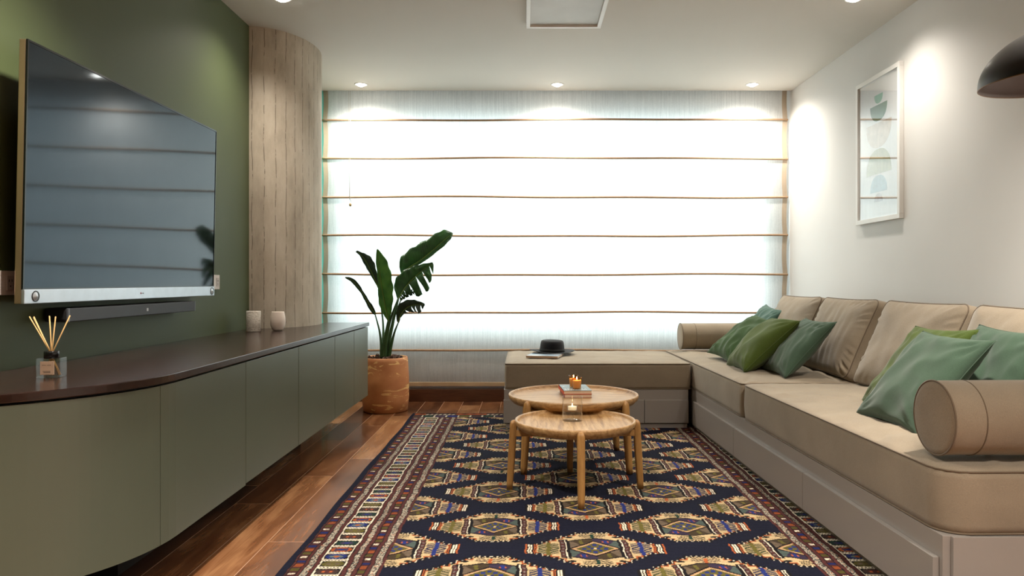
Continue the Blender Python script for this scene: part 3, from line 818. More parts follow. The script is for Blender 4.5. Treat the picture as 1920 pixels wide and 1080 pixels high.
MB().lathe([(0.0862, 0.005), (0.0872, 0.006), (0.0862, 0.024), (0.0855, 0.025)], 64, sx=1.0, sy=1.1).build('hat_band', plain('grosgrain', lin(16, 16, 18), 0.6), ht)

# ------------------------------------------------------------------ coffee tables
def table(name, label, cx_, cy_, R, zr, foot_r, top_r, ang0, nleg=4):
    t = thing(name, label, 'table', (cx_, cy_, 0.0125), (0, 0, PI/2 if R < 0.3 else 0), group='nesting tray tables on the rug')
    zr -= 0.0125; h = 0.046
    prof = [(0.0005, zr-h), (R-0.040, zr-h), (R-0.022, zr-h+0.004), (R-0.004, zr-0.024), (R, zr-0.008), (R-0.002, zr-0.002), (R-0.007, zr), (R-0.012, zr-0.002), (R-0.0155, zr-0.009), (R-0.019, zr-0.016), (R-0.028, zr-0.0198), (R-0.042, zr-0.021), (0.0005, zr-0.021)]
    MB().lathe(prof, 120).build('tray_top', M['oak'], t)
    for k in range(nleg):
        a = ang0+2*PI*k/nleg; c_, s_ = math.cos(a), math.sin(a)
        hw = 0.0165
        # rounded-section leg with domed top
        g = MB(); nn = 20; sec = []
        for q in range(nn):
            b_ = 2*PI*q/nn; e = 0.55
            sec.append((hw*math.copysign(abs(math.cos(b_))**e, math.cos(b_)), hw*math.copysign(abs(math.sin(b_))**e, math.sin(b_))))
        zt = zr-0.004
        lv = [(0.0, 0.80), (0.10, 0.88), (0.45, 0.98), (0.80, 1.0), (0.90, 1.0), (0.945, 0.97), (0.975, 0.80), (0.992, 0.50), (1.0, 0.05)]
        vs = []; fs = []
        for tt, sc in lv:
            rad = foot_r+(top_r-foot_r)*tt
            for (p_, q_) in sec:
                vs.append(((rad+p_*sc)*c_-q_*sc*s_, (rad+p_*sc)*s_+q_*sc*c_, zt*tt))
        for i in range(len(lv)-1):
            for q in range(nn): q2 = (q+1) % nn; fs.append((i*nn+q, i*nn+q2, (i+1)*nn+q2, (i+1)*nn+q))
        fs.append(tuple(range(nn))[::-1]); fs.append(tuple((len(lv)-1)*nn+q for q in range(nn)))
        g.add(vs, fs, 0, True); g.build('leg', M['oak_leg'], t)
    br = MB()
    for k in range(nleg//2):
        a = ang0+2*PI*k/nleg
        br.box(-top_r, top_r, -0.014, 0.014, zr-h-0.030, zr-h-0.001, bev=0.003, M=Matrix.Rotation(a, 4, 'Z') @ Matrix.Translation((0, 0, -0.0 if k == 0 else -0.0)))
    br.build('cross_brace', M['oak_leg'], t)
    return t
table('coffee_table', 'lower front round oak tray table holding the glass hurricane', 0.221, 3.315, 0.2684, 0.3225, 0.291, 0.272, PI/2+0.02)
table('coffee_table', 'taller rear round oak tray table holding books and candles', 0.245, 3.82, 0.3316, 0.361, 0.358, 0.330, PI/4)

# books with red spines
zt2 = 0.3402
def book(loc, rz_, w, d, h, cov, top, label, title):
    t = thing('book', label, 'book', loc, (0, 0, rz_), 'books stacked on the rear coffee table')
    MB().box(-w/2+0.003, w/2-0.002, -d/2+0.002, d/2-0.002, 0.0015, h-0.0015).build('pages', plain('book_pages', lin(214, 188, 164), 0.85, var=0.08, scale=300), t)
    g = MB(); g.box(-w/2, w/2, -d/2, d/2, 0, 0.0015); g.box(-w/2, -w/2+0.003, -d/2, d/2, 0.0, h)
    g.build('spine', cov, t)
    tp = MB().box(-w/2, w/2, -d/2, d/2, h-0.0015, h).build('front_cover', top, t)
    if title:
        b = MB()
        rnd = random.Random(3)
        for row, (z0, hh, n) in enumerate(((-d/2+0.020, 0.016, 9), (-d/2+0.046, 0.020, 8), (-d/2+0.15, 0.010, 3))):
            for k in range(n):
                x0 = -w/2+0.014+(w-0.028)*k/n
                wd = (w-0.028)/n*0.62
                b.box(x0, x0+wd*0.35, z0, z0+hh, h, h+0.0002)
                if rnd.random() < 0.7: b.box(x0, x0+wd, z0+hh*0.78, z0+hh, h, h+0.0002)
                if rnd.random() < 0.6: b.box(x0+wd*0.65, x0+wd, z0, z0+hh*0.9, h, h+0.0002)
        b.build('title_lettering', plain('cover_white', lin(232, 228, 220), 0.5), tp)
    return t
red = plain('coral_red_cloth', lin(206, 92, 66), 0.6)
dred = plain('dark_red_cover', lin(140, 44, 34), 0.5)
slate = plain('slate_blue_cover', lin(118, 136, 140), 0.4)
book((0.262, 3.905, zt2), math.radians(3), 0.142, 0.225, 0.0185, dred, dred, 'lower of two red-spined books on the rear coffee table', False)
book((0.258, 3.905, zt2+0.0187), math.radians(4), 0.146, 0.225, 0.0185, red, slate, 'upper book with slate blue cover under the amber candles', True)
zb2 = zt2+0.0187+0.0187
def votive(loc, label):
    t = thing('candle_jar', label, 'candle', loc, group='burning candles in amber glasses')
    tt = NT('amber_glass'); tr = tt.node('BsdfTransparent'); tr.inputs[0].default_value = (0.95, 0.76, 0.52, 1)
    gl = tt.node('BsdfGlossy'); gl.inputs['Roughness'].default_value = 0.03
    fr = tt.node('Fresnel'); tt.link(ior_both(tt), fr.inputs[0]); mx = tt.node('MixShader'); tt.link(fr.outputs[0], mx.inputs[0])
    tt.link(tr.outputs[0], mx.inputs[1]); tt.link(gl.outputs[0], mx.inputs[2]); tt.link(mx.outputs[0], tt.out.inputs[0])
    MB().lathe([(0.0005, 0), (0.020, 0), (0.0215, 0.002), (0.0255, 0.058), (0.0255, 0.060), (0.0245, 0.060), (0.021, 0.005), (0.0005, 0.004)], 36).build('glass', tt.m, t)
    wt = NT('glowing_wax'); p = wt.pbr(lin(226, 184, 130), 0.5)
    p.inputs['Emission Color'].default_value = (1.0, 0.55, 0.22, 1); p.inputs['Emission Strength'].default_value = 0.10
    MB().lathe([(0.0005, 0.005), (0.0205, 0.005), (0.0235, 0.044), (0.020, 0.043), (0.0005, 0.043)], 30).build('wax', wt.m, t)
    w = MB().tube([(0, 0, 0.043), (0, 0, 0.048)], 0.0008, 5).build('wick', M['black'], t)
    MB().lathe([(0.0003, 0.047), (0.0022, 0.050), (0.0026, 0.053), (0.0014, 0.058), (0.0003, 0.063)], 12).build('flame', M['flame'], w)
    ld = D.lights.new('flame', 'POINT'); ld.energy = 0.05; ld.color = (1, 0.5, 0.18); ld.shadow_soft_size = 0.004
    lo = D.objects.new('flame_light', ld); COL.objects.link(lo); lo.location = (0, 0, 0.056); lo.parent = t
M['flame'] = emit('candle_flame', (1.0, 0.72, 0.35), 25)
votive((0.266, 3.855, zb2), 'amber glass candle on the books, nearer and right of the pair')
votive((0.254, 3.925, zb2), 'amber glass candle on the books, half hidden behind the other')

# hurricane glass on the front table
hu = thing('hurricane_candle_holder', 'clear glass cylinder with a tealight on a stem, on the front coffee table', 'candle holder', (0.213, 3.385, 0.3017))
MB().lathe([(0.0005, 0.0005), (0.044, 0.0005), (0.0465, 0.003), (0.0465, 0.107), (0.0458, 0.1085), (0.045, 0.107), (0.045, 0.005), (0.0005, 0.003)], 48).build('cylinder', M['thin'], hu)
MB().lathe([(0.0005, 0.0035), (0.030, 0.0035), (0.028, 0.006), (0.010, 0.010), (0.0045, 0.016), (0.0045, 0.040), (0.008, 0.044), (0.022, 0.046), (0.0235, 0.048), (0.0235, 0.068), (0.0225, 0.068), (0.0215, 0.050), (0.0005, 0.048)], 40).build('stem', M['thin'], hu)
tw_ = NT('tealight_wax'); p = tw_.pbr(lin(240, 226, 190), 0.5); p.inputs['Emission Color'].default_value = (1, 0.75, 0.42, 1); p.inputs['Emission Strength'].default_value = 0.25
wx = MB().lathe([(0.0005, 0.0485), (0.019, 0.0485), (0.0195, 0.064), (0.0005, 0.063)], 30).build('tealight', tw_.m, hu)
MB().lathe([(0.0003, 0.064), (0.0018, 0.067), (0.0010, 0.073), (0.0003, 0.077)], 10).build('flame', M['flame'], wx)

# ------------------------------------------------------------------ plant
def P(zx, zy, Y):   # a point of the plant at depth Y
    x = 600+zx/2.7; y = 400+zy/2.7
    return Vector(((x-985)*Y/1400, Y, 0.931-(y-528)*Y/1400))
PC = Vector((-1.0105, 5.40, 0.0))
pp = thing('potted_plant', 'bird-of-paradise plant with torn leaves in a marbled terracotta pot', 'plant', PC)
MB().lathe([(0.0005, 0.0), (0.150, 0.0), (0.158, 0.006), (0.168, 0.10), (0.1675, 0.24), (0.160, 0.360), (0.157, 0.385), (0.153, 0.388), (0.149, 0.385), (0.149, 0.345), (0.0005, 0.340)], 72).build('pot', M['pot'], pp)
sg = MB(); rnd = random.Random(4)
sg.lathe([(0.0005, 0.368), (0.08, 0.372), (0.148, 0.362), (0.148, 0.342)], 32)
for k in range(90):
    a = rnd.random()*2*PI; r_ = 0.135*math.sqrt(rnd.random()); s_ = 0.008+rnd.random()*0.012
    Mx = Matrix.Translation((r_*math.cos(a), r_*math.sin(a), 0.374+rnd.random()*0.010)) @ Matrix.Rotation(rnd.random()*6, 4, Vector((rnd.random(), rnd.random(), rnd.random()+.1)).normalized())
    sg.box(-s_, s_, -s_*0.6, s_*0.6, -s_*0.4, s_*0.4, bev=s_*0.15, M=Mx)
sg.build('soil', M['soil'], pp)

def spline(pts, n):
    pts = [tuple(p) for p in pts]; m = len(pts); out = []
    for k in range(n+1):
        t_ = k/n*(m-1); i = min(int(t_), m-2); f = t_-i
        p0 = pts[max(i-1, 0)]; p1 = pts[i]; p2 = pts[i+1]; p3 = pts[min(i+2, m-1)]
        out.append([0.5*((2*b)+(-a+c)*f+(2*a-5*b+4*c-d)*f*f+(-a+3*b-3*c+d)*f**3) for a, b, c, d in zip(p0, p1, p2, p3)])
    return out
SCL = 5.4/1400/2.7
def leaf(st, Y0, Y1, m, torn=(0, 0), fold=0.35, seed=0, curl=0.0):
    """st: stations (zx, zy, left width, right width) from base to tip"""
    n = 42; sp = spline(st, n); mid = []
    for k, s in enumerate(sp): mid.append(P(s[0], s[1], Y0+(Y1-Y0)*k/n)-PC)
    bm = bmesh.new(); uvl = bm.loops.layers.uv.new('UVMap')
    for side in (0, 1):
        K = 7; rows = []; rnd = random.Random(seed*10+side)
        # strips: torn leaves are cut along the side veins
        cuts = set()
        if torn[side]:
            kk = 6
            while kk < n-3: cuts.add(kk); kk += rnd.randint(4, 8)
        droop = 0.0; tug = 0.0; shrink = 1.0
        prev = None
        for k in range(n+1):
            i0, i1 = max(k-1, 0), min(k+1, n)
            tg = (mid[i1]-mid[i0]).normalized()
            sd = Vector((tg.z, 0, -tg.x)).normalized() * (1 if side else -1)
            wv = max(0.5, sp[k][2+side])*SCL
            nrm = Vector((0, -1, 0))
            if k in cuts:
                newd = droop+rnd.uniform(-0.3, 0.5)*torn[side]; prev_new = True
            else: prev_new = False
            def row(dr, shr, tg_off):
                r = []
                for j in range(K+1):
                    q = j/K
                    w2 = wv*shr*(1+0.05*math.sin(k*0.9+seed))
                    off = sd*(w2*q) + nrm*(w2*(fold*q*(1 if True else 1) + 0.10*math.sin(q*PI)))*(1) + tg*(w2*q*q*(0.30+tg_off))
                    off += Vector((0, 0, -1))*w2*q*q*dr*0.8
                    off += nrm*0.004*noise.noise(Vector((k*0.45+seed, q*3, side)))*q*3
                    r.append(mid[k]+off)
                return r
            if prev_new:
                # finish the old strip pulled in, begin the new one further on: leaves a V gap
                ra = row(droop, shrink*0.86, -0.60)
                vs_ = [bm.verts.new(p) for p in ra]
                if prev:
                    for j in range(K):
                        f = bm.faces.new((prev[0][j], prev[0][j+1], vs_[j+1], vs_[j])); f.smooth = True
                        for lp, uvv in zip(f.loops, ((j/K, (k-1)/n), ((j+1)/K, (k-1)/n), ((j+1)/K, k/n), (j/K, k/n))): lp[uvl].uv = uvv
                droop = newd; shrink = rnd.uniform(0.82, 1.1)
                rb = row(droop, shrink*0.86, 0.22)
                prev = ([bm.verts.new(p) for p in rb], k); continue
            vs_ = [bm.verts.new(p) for p in row(droop, shrink, 0)]
            if prev:
                for j in range(K):
                    f = bm.faces.new((prev[0][j], prev[0][j+1], vs_[j+1], vs_[j])); f.smooth = True
                    for lp, uvv in zip(f.loops, ((j/K, (k-1)/n), ((j+1)/K, (k-1)/n), ((j+1)/K, k/n), (j/K, k/n))): lp[uvl].uv = uvv
            prev = (vs_, k)
    me = D.meshes.new('leaf'); bm.to_mesh(me); bm.free()
    lo = obj('leaf', me, m, pp)
    md = lo.modifiers.new('thick', 'SOLIDIFY'); md.thickness = 0.0012
    rib = MB(); rib.tube([p+Vector((0, -0.001, 0)) for p in mid], [0.0048*(1-0.8*k/n) for k in range(n+1)], 6)
    rib.build('midrib', M['rib'], lo)
    return lo
M['rib'] = plain('leaf_midrib', lin(92, 118, 48), 0.45, var=0.1)
leaf([(412, 302, 4, 3), (428, 290, 58, 6), (465, 266, 74, 10), (512, 236, 74, 16), (566, 192, 62, 20), (618, 146, 52, 22), (650, 118, 38, 16), (671, 100, 3, 3)], 5.42, 5.56, M['leafA'], (0, 0), 0.22, 1)
leaf([(396, 432, 8, 3), (412, 405, 48, 10), (432, 375, 62, 24), (462, 340, 58, 40), (500, 304, 40, 50), (535, 276, 22, 40), (572, 252, 4, 4)], 5.32, 5.40, M['leafA'], (0, 1.6), 0.25, 2)
leaf([(346, 546, 3, 3), (337, 500, 20, 30), (326, 450, 26, 50), (314, 385, 18, 60), (303, 310, 12, 56), (296, 240, 12, 36), (290, 182, 2, 3)], 5.32, 5.28, M['leafB'], (0, 0), 0.30, 3)
leaf([(296, 378, 2, 2), (278, 335, 8, 18), (256, 288, 12, 34), (234, 246, 14, 34), (210, 212, 8, 14), (184, 192, 4, 5)], 5.50, 5.48, M['leafD'], (0, 0), 0.30, 4)
leaf([(280, 512, 6, 4), (264, 485, 12, 12), (240, 445, 9, 10), (214, 402, 7, 9), (188, 366, 9, 12), (160, 338, 7, 11), (128, 325, 2, 3)], 5.40, 5.28, M['leafD'], (0, 0), 0.5, 5)
leaf([(396, 552, 6, 4), (406, 520, 24, 8), (426, 490, 36, 22), (458, 468, 30, 40), (494, 462, 18, 34), (530, 460, 3, 4)], 5.34, 5.24, M['leafD'], (0, 1.0), 0.25, 6)
leaf([(408, 440, 8, 4), (426, 424, 26, 8), (450, 408, 34, 14), (476, 400, 22, 12), (502, 398, 3, 3)], 5.40, 5.36, M['leafD'], (0.5, 0.8), 0.2, 7)
def petiole(pts, r0, r1):
    sp = spline([tuple(P(*p)-PC) for p in pts], 18)
    MB().tube(sp, [r0+(r1-r0)*(k/18)**0.7 for k in range(19)], 10).build('stalk', M['stem'], pp)
petiole([(334, 728, 5.40), (350, 640, 5.40), (376, 520, 5.41), (400, 410, 5.42), (414, 300, 5.42)], 0.020, 0.005)
petiole([(326, 728, 5.37), (334, 640, 5.35), (356, 540, 5.33), (396, 432, 5.30)], 0.019, 0.006)
petiole([(318, 728, 5.38), (326, 650, 5.36), (346, 546, 5.32)], 0.019, 0.008)
petiole([(312, 728, 5.42), (320, 640, 5.44), (318, 540, 5.47), (297, 380, 5.50)], 0.015, 0.004)
petiole([(312, 728, 5.38), (310, 660, 5.38), (300, 590, 5.39), (279, 512, 5.40)], 0.016, 0.004)
petiole([(348, 728, 5.39), (362, 660, 5.38), (378, 600, 5.36), (397, 552, 5.34)], 0.017, 0.004)
petiole([(340, 728, 5.41), (352, 640, 5.41), (372, 540, 5.40), (409, 440, 5.40)], 0.013, 0.004)

# ------------------------------------------------------------------ framed print
fr_ = thing('framed_print', 'white framed abstract print of stacked half-moon shapes on the white wall', 'picture', (RW, 4.308, 1.275))
hw, hh = 0.268, 0.852
b = MB(); fw = 0.026
b.box(-0.026, -0.001, -hw, hw, 0, fw, bev=0.0015); b.box(-0.026, -0.001, -hw, hw, hh-fw, hh, bev=0.0015)
b.box(-0.026, -0.001, -hw, -hw+fw, fw, hh-fw, bev=0.0015); b.box(-0.026, -0.001, hw-fw, hw, fw, hh-fw, bev=0.0015)
b.build('frame', M['white_paint'], fr_)
art = MB(); art.box(-0.012, -0.002, -hw+fw, hw-fw, fw, hh-fw, 0)
def halfmoon(zbase, w, h_, mi, c0=0.0):
    vs = [(-0.0123, c0-w/2+w*0, zbase)]; n = 32
    pts = []
    for k in range(n+1):
        a = PI*k/n; pts.append((-0.0123, c0+w/2*math.copysign(abs(math.cos(a))**0.85, math.cos(a)), zbase+h_*math.sin(a)**0.9))
    art.add(pts, [tuple(range(n+1))], mi)
z0 = 1.275
halfmoon(2.012-z0, 0.104, -0.052, 1); halfmoon(1.953-z0, 0.208, -0.094, 2); halfmoon(1.849-z0, 0.307, -0.145, 3)
halfmoon(1.553-z0, 0.305, 0.145, 4); halfmoon(1.449-z0, 0.207, 0.097, 5); halfmoon(1.393-z0, 0.102, 0.048, 6)
wc = lambda n, c_: plain(n, c_, 0.8, var=0.12, scale=30)
art.build('print', [plain('art_paper', lin(228, 230, 232), 0.8, var=0.01), wc('wash_mint', lin(128, 184, 162)), wc('wash_green', lin(88, 124, 100)), wc('wash_sand', lin(206, 192, 178)),
    wc('wash_olive', lin(166, 168, 132)), wc('wash_blue', lin(158, 186, 200)), wc('wash_mauve', lin(178, 170, 176))], fr_, recalc=False)
MB().box(-0.0175, -0.0165, -hw+fw, hw-fw, fw, hh-fw).build('glazing', mat_glass('picture_glass', (1, 1, 1), 1.6), fr_)

# ------------------------------------------------------------------ black dome lamp
LX, LY, LZ, LR = 1.487, 1.975, 1.474, 0.25
lp = thing('pendant_lamp', 'black dome pendant lamp hanging at the top right edge', 'lamp', (LX, LY, LZ), (math.radians(2), math.radians(-3), 0))
pr_ = [(LR*math.cos(a), 0.155*math.sin(a)) for a in [PI/2*k/28 for k in range(29)]]; pr_[-1] = (0.012, 0.155)
MB().lathe([(LR*1.001, -0.003)]+pr_, 96).build('shade', M['lampblack'], lp)
MB().lathe([(LR*0.992, -0.003)]+[(max(r_*0.985, 0.01), z*0.972) for r_, z in pr_], 96).build('shade_lining', M['lampin'], lp)
MB().tube([(LR*0.9965*math.cos(a), LR*0.9965*math.sin(a), -0.003) for a in [2*PI*k/96 for k in range(96)]], 0.0016, 6, closed=True).build('rim', M['brass'], lp)
MB().lathe([(0.0005, 0.10), (0.022, 0.10), (0.022, 0.20), (0.010, 0.215), (0.0005, 0.215)], 24).build('socket', M['lampblack'], lp)
MB().lathe([(0.0005, 0.035), (0.018, 0.042), (0.029, 0.066), (0.022, 0.092), (0.015, 0.105)], 24).build('bulb', plain('bulb_glass', lin(225, 220, 210), 0.3), lp)
MB().tube([(0, 0, 0.21), (0.0, 0.0, 0.5), (0.048, 0.032, CH-LZ)], 0.003, 8).build('cord', M['black'], lp)

# ------------------------------------------------------------------ rug
def rug():
    x0, x1, y0, y1 = -0.788, 1.268, 1.72, 5.225
    dx, dy = 0.0030, 0.0040
    nx = int(round((x1-x0)/dx)); ny = int(round((y1-y0)/dy))
    xs = np.linspace(x0, x1, nx+1); ys = np.linspace(y0, y1, ny+1)
    X, Y = np.meshgrid(xs, ys)
    rng = np.random.default_rng(5)
    C = {k: np.array(lin(*v)) for k, v in dict(navy=(16, 18, 36), cream=(194, 168, 126), orange=(168, 86, 46), dred=(78, 40, 38), brown=(66, 48, 42), olive=(96, 88, 40),
         blue=(34, 46, 108), green=(28, 54, 44), teal=(92, 106, 100), gray=(112, 104, 98), purple=(62, 50, 74), black=(17, 13, 16), white=(226, 212, 188), taupe=(120, 102, 84)).items()}
    col = np.empty(X.shape+(3,)); col[:] = C['navy']
    def put(mask, c_): col[mask] = C[c_]
    # ---- field
    xw = X+0.0016*np.sin(Y*55)+0.001*np.sin(Y*131); yw = Y+0.0018*np.sin(X*41)+0.0012*np.sin(X*97)
    FX0, FX1, FY1, FY0 = -0.458, 0.938, 4.925, 2.02
    P_ = 0.4675
    def S(u, v):
        au, av = np.abs(u), np.abs(v)
        t_ = np.clip((au-0.27)/(0.86-0.27), 0, 1)
        vm = np.where(au < 0.27, 1.0, 1-0.735*np.ceil(t_*6)/6)
        return (au < 0.875) & (av < vm)
    for cx_, ph in ((-0.47, 0), (-0.115, 1), (0.240, 0), (0.595, 1), (0.950, 0)):
        base = 3.026 if ph == 0 else 2.818
        base = 3.040 if ph == 0 else 2.806
        for kk in range(-3, 6):
            cy_ = base+kk*P_
            u = (xw-cx_)/0.234; v = (yw-cy_)/0.155
            reg = (np.abs(u) < 1.06) & (np.abs(v) < 1.16)
            if not reg.any(): continue
            idx = np.where(reg); u = u[idx]; v = v[idx]; au, av = np.abs(u), np.abs(v)
            c_ = col[idx].copy()
            alt = (kk+ph) % 2
            s0 = S(u, v)
            halo = S(np.maximum(au-0.028, 0), np.maximum(av-0.085, 0)) & ~s0
            c_[halo] = C['black']
            tick = halo & ((au*13 % 1) < 0.30) & S(np.maximum(au-0.016, 0), np.maximum(av-0.065, 0)) & ~S(np.maximum(au-0.004, 0), np.maximum(av-0.02, 0))
            c_[tick] = C['white']*0.8
            c_[s0] = C['cream']
            ol = s0 & ~S(au+0.020, av+0.045) & (av < 0.95); c_[ol] = C['orange']*0.85
            topd = s0 & (av > 0.955) & ((au*22 % 1) < 0.5); c_[topd] = C['black']
            # end bars
            eb = (au > 0.885) & (au < 1.03) & (av < 0.30); c_[eb] = C['black']
            for a_, b_ in ((0.925, 0.948), (0.963, 0.986)): c_[eb & (au > a_) & (au < b_) & (av < 0.27)] = C['white']
            c_[eb & (au > 1.005) & (alt == 1)] = C['orange']; c_[eb & (au < 0.90)] = C['orange']
            # side trees
            du = np.abs(au-0.685)
            fr = ((av+0.9*du)*8.5 % 1)
            tb = s0 & (du < 0.15) & (av < 0.34); c_[tb] = C['cream']*0.62
            tree = (du < 0.15) & (av < 0.36-0.10*(du/0.15)) & (fr < 0.52)
            c_[tree & (u < 0)] = C['green']*0.6+C['olive']*0.3; c_[tree & (u > 0)] = C['blue']*0.35+C['black']*0.6
            tr = (du < 0.032) & (av < 0.40); c_[tr & (u < 0)] = C['olive']; c_[tr & (u > 0)] = C['blue']
            # panels
            pn = (au > 0.375) & (au < 0.515) & (av < 0.60-(0.3*(au-0.375))); c_[pn] = C['black']
            pin_ = pn & (au > 0.445) & (au < 0.50) & (av < 0.52); c_[pin_] = C['dred']
            c_[pin_ & (np.abs(au-0.472) < 0.014) & ((av*5.5+0.25) % 1 < 0.45)] = C['gray']
            c_[(au > 0.412) & (au < 0.430) & (av < 0.56)] = C['white']
            # octagon
            oc = (au < 0.378) & (av < 0.66-0.16*np.clip((au-0.12)/0.26, 0, 1)); c_[oc] = C['brown']
            edge = oc & ~((au < 0.362) & (av < 0.61-0.16*np.clip((au-0.12)/0.26, 0, 1))); c_[edge] = C['black']
            q1 = oc & ~edge & (((u > 0) & (v > 0)) | ((u < 0) & (v < 0))); c_[q1] = C['purple']*0.7
            q2 = oc & ~edge & (((u > 0) & (v < 0)) | ((u < 0) & (v > 0))); c_[q2] = C['brown']*0.6+C['olive']*0.15
            tri = oc & ~edge & (au > 0.15) & (av < 0.47*(au-0.12)/0.20) & (av > 0.03)
            c_[tri & q1] = C['teal']*0.62; c_[tri & q2] = C['taupe']*0.7
            c_[oc & ~edge & (av < 0.03)] = C['black']
            sp_ = oc & (np.abs(au-0.185) < 0.028) & (np.abs(av-0.42) < 0.11); c_[sp_ & q1] = C['blue']; c_[sp_ & q2] = C['olive']
            sp2 = oc & (np.abs(au-0.185) < 0.05) & (np.abs(av-0.42) < 0.05) & ~sp_; c_[sp2 & q1] = C['orange']
            d = au/0.345+av/0.42
            c_[oc & (d < 1.16)] = C['black']
            c_[oc & (d < 1.02)] = C['orange']*0.6+C['cream']*0.4
            c_[oc & (d < 0.98)] = C['cream']*0.75+C['orange']*0.2
            dm = oc & (d < 0.84); c_[dm] = C['olive']*0.85
            dots = dm & (((np.abs(au-0.16) < 0.03) & (av < 0.06)) | ((np.abs(au-0.085) < 0.03) & (np.abs(av-0.13) < 0.05)) | ((au < 0.03) & (np.abs(av-0.22) < 0.06)) | ((np.abs(au-0.045) < 0.022) & (av < 0.05)))
            c_[dots] = C['blue']
            c_[dm & (au < 0.02) & (av < 0.05)] = C['cream']
            # fans
            dv = np.abs(av-0.80)
            fn = s0 & (av > 0.655) & (av < 0.94) & (au < 0.21) & (((av-0.62+0.65*au)*11 % 1) < 0.50) & (av > 0.67+0.35*au)
            c_[fn] = C['black'] if alt else C['brown']
            fb = s0 & (au < 0.026) & (dv < 0.13); c_[fb] = C['green'] if alt else C['orange']
            bl_ = s0 & (((au-0.36)/0.060)**2+((av-0.745)/0.055)**2 < 1); c_[bl_] = C['black']
            bl2 = s0 & (((au-0.53)/0.020)**2+((av-0.62)/0.04)**2 < 1); c_[bl2] = C['green']
            col[idx] = c_
    infield = (X > FX0) & (X < FX1) & (Y < FY1) & (Y > FY0)
    fieldcol = col.copy()
    # ---- borders
    def band_col(s, a, out):
        """s = distance from the outer edge, a = along the border"""
        s = s+0.0022*np.sin(a*23)+0.0012*np.sin(a*61+1)
        r = np.empty(s.shape+(3,)); r[:] = C['black']
        def m(lo, hi): return (s >= lo) & (s < hi)
        r[s < 0.026] = C['navy']
        for lo, hi in ((0.029, 0.034), (0.067, 0.076), (0.101, 0.112), (0.2055, 0.218), (0.239, 0.251), (0.280, 0.292), (0.318, 0.329)): r[m(lo, hi)] = C['dred']
        spk = rng.random(s.shape); grid = ((np.floor(s/0.0045)+np.floor(a/0.0052)) % 2) == 0
        for lo, hi in ((0.079, 0.098), (0.221, 0.237), (0.295, 0.316)):
            mm = m(lo, hi); r[mm] = C['gray']*0.40+C['black']*0.5
            r[mm & (spk > 0.58)] = C['white']*0.62
            r[mm & (spk < 0.05)] = C['orange']
        for q, (lo, hi) in enumerate(((0.037, 0.064), (0.2545, 0.277))):
            mm = m(lo, hi); t_ = (a+q*0.02)/0.0352; k = np.floor(t_).astype(int) % 4; f = t_ % 1; wv_ = np.abs((s-(lo+hi)/2)/((hi-lo)/2))
            r[mm] = C['dred']*0.75
            blk = mm & (f > 0.16) & (f < 0.84-0.1*wv_)
            for i, cn in enumerate(('orange', 'blue', 'white', 'olive')):
                if cn in ('orange', 'olive'): r[blk & (k == i)] = C[cn]*0.62; continue
                if cn == 'white': r[blk & (k == i) & (np.abs(np.sin(s*480+a*300)) > 0.35) & (f > 0.3) & (f < 0.7) & (wv_ < 0.8)] = C['white']
                elif cn == 'blue': r[blk & (k == i) & (f < 0.66)] = C[cn]*0.6
                else: r[blk & (k == i)] = C[cn]
        r[m(0.1145, 0.119)] = C['white']; r[m(0.1975, 0.202)] = C['white']
        mm = m(0.1195, 0.197); t_ = a/0.0646; k = np.floor(t_).astype(int) % 5; f = (t_ % 1)-0.5
        w_ = (s-0.158)/0.0385; au = np.abs(w_)
        r[mm] = C['black']
        zig = mm & (np.abs(np.abs(f)-0.42+0.03*np.sin(w_*22)) < 0.055); r[zig] = C['white']*0.9
        ov = mm & ((np.abs(w_)/0.95)**2.4+(np.abs(f)/0.35)**2.0 < 1)
        for i, cn in enumerate(('green', 'brown', 'olive', 'blue', 'orange')): r[ov & (k == i)] = C[cn]*0.8
        inn = ov & ((au/0.62)**2+(np.abs(f)/0.17)**2 < 1)
        r[inn & (k == 0)] = C['purple']; r[inn & (k == 1)] = C['dred']; r[inn & (k == 2)] = C['taupe']*0.6; r[inn & (k == 3)] = C['teal']; r[inn & (k == 4)] = C['purple']
        ct = ov & ((au/0.26)**2+(np.abs(f)/0.12)**2 < 1)
        r[ct & (k == 0)] = C['blue']; r[ct & (k == 3)] = C['orange']; r[ct & (k == 4)] = C['blue']; r[ct & (k == 2)] = C['olive']
        r[ov & (k == 1) & (np.abs(au-0.3) < 0.1) & (np.abs(f) < 0.09)] = C['orange']
        r[ov & (k == 4) & (np.abs(au-0.5) < 0.09) & (np.abs(f) < 0.25)] = C['purple']
        return r
    sx = np.minimum(X-x0, x1-X)
    side = band_col(sx, Y-0.012, None)
    out = np.where(infield[..., None], fieldcol, side)
    # end bands
    for e_ in (1, -1):
        se = (y1-Y) if e_ == 1 else (Y-y0)
        me_ = (se < 0.165) & (sx > 0.024)
        t_ = (X+3)/0.060; f = (t_ % 1); k = np.floor(t_).astype(int) % 3
        r = np.empty(X.shape+(3,)); r[:] = C['black']
        a1 = (se > 0.012) & (se < 0.075)
        seg = (np.floor((X+3)/0.21).astype(int) % 2) == 0
        r[a1 & seg & (np.abs(se-0.043) < 0.026*(1-np.abs(f-0.5)))] = C['orange']*0.75
        r[a1 & ~seg & (np.abs(((X+3)/0.030+se*18) % 1-0.5) < 0.22) & (se > 0.045)] = C['white']
        r[a1 & ~seg & (np.abs(((X+3)/0.042-se*22) % 1-0.5) < 0.13) & (se <= 0.045)] = C['dred']*1.6
        r[(se > 0.078) & (se < 0.086)] = C['dred']
        a2 = (se > 0.090) & (se < 0.150); kk = np.floor((X+3)/0.082).astype(int) % 5; ff = ((X+3)/0.082) % 1-0.5
        ovv = a2 & ((np.abs(ff)/0.44)**2.5+(np.abs(se-0.12)/0.026)**2.5 < 1)
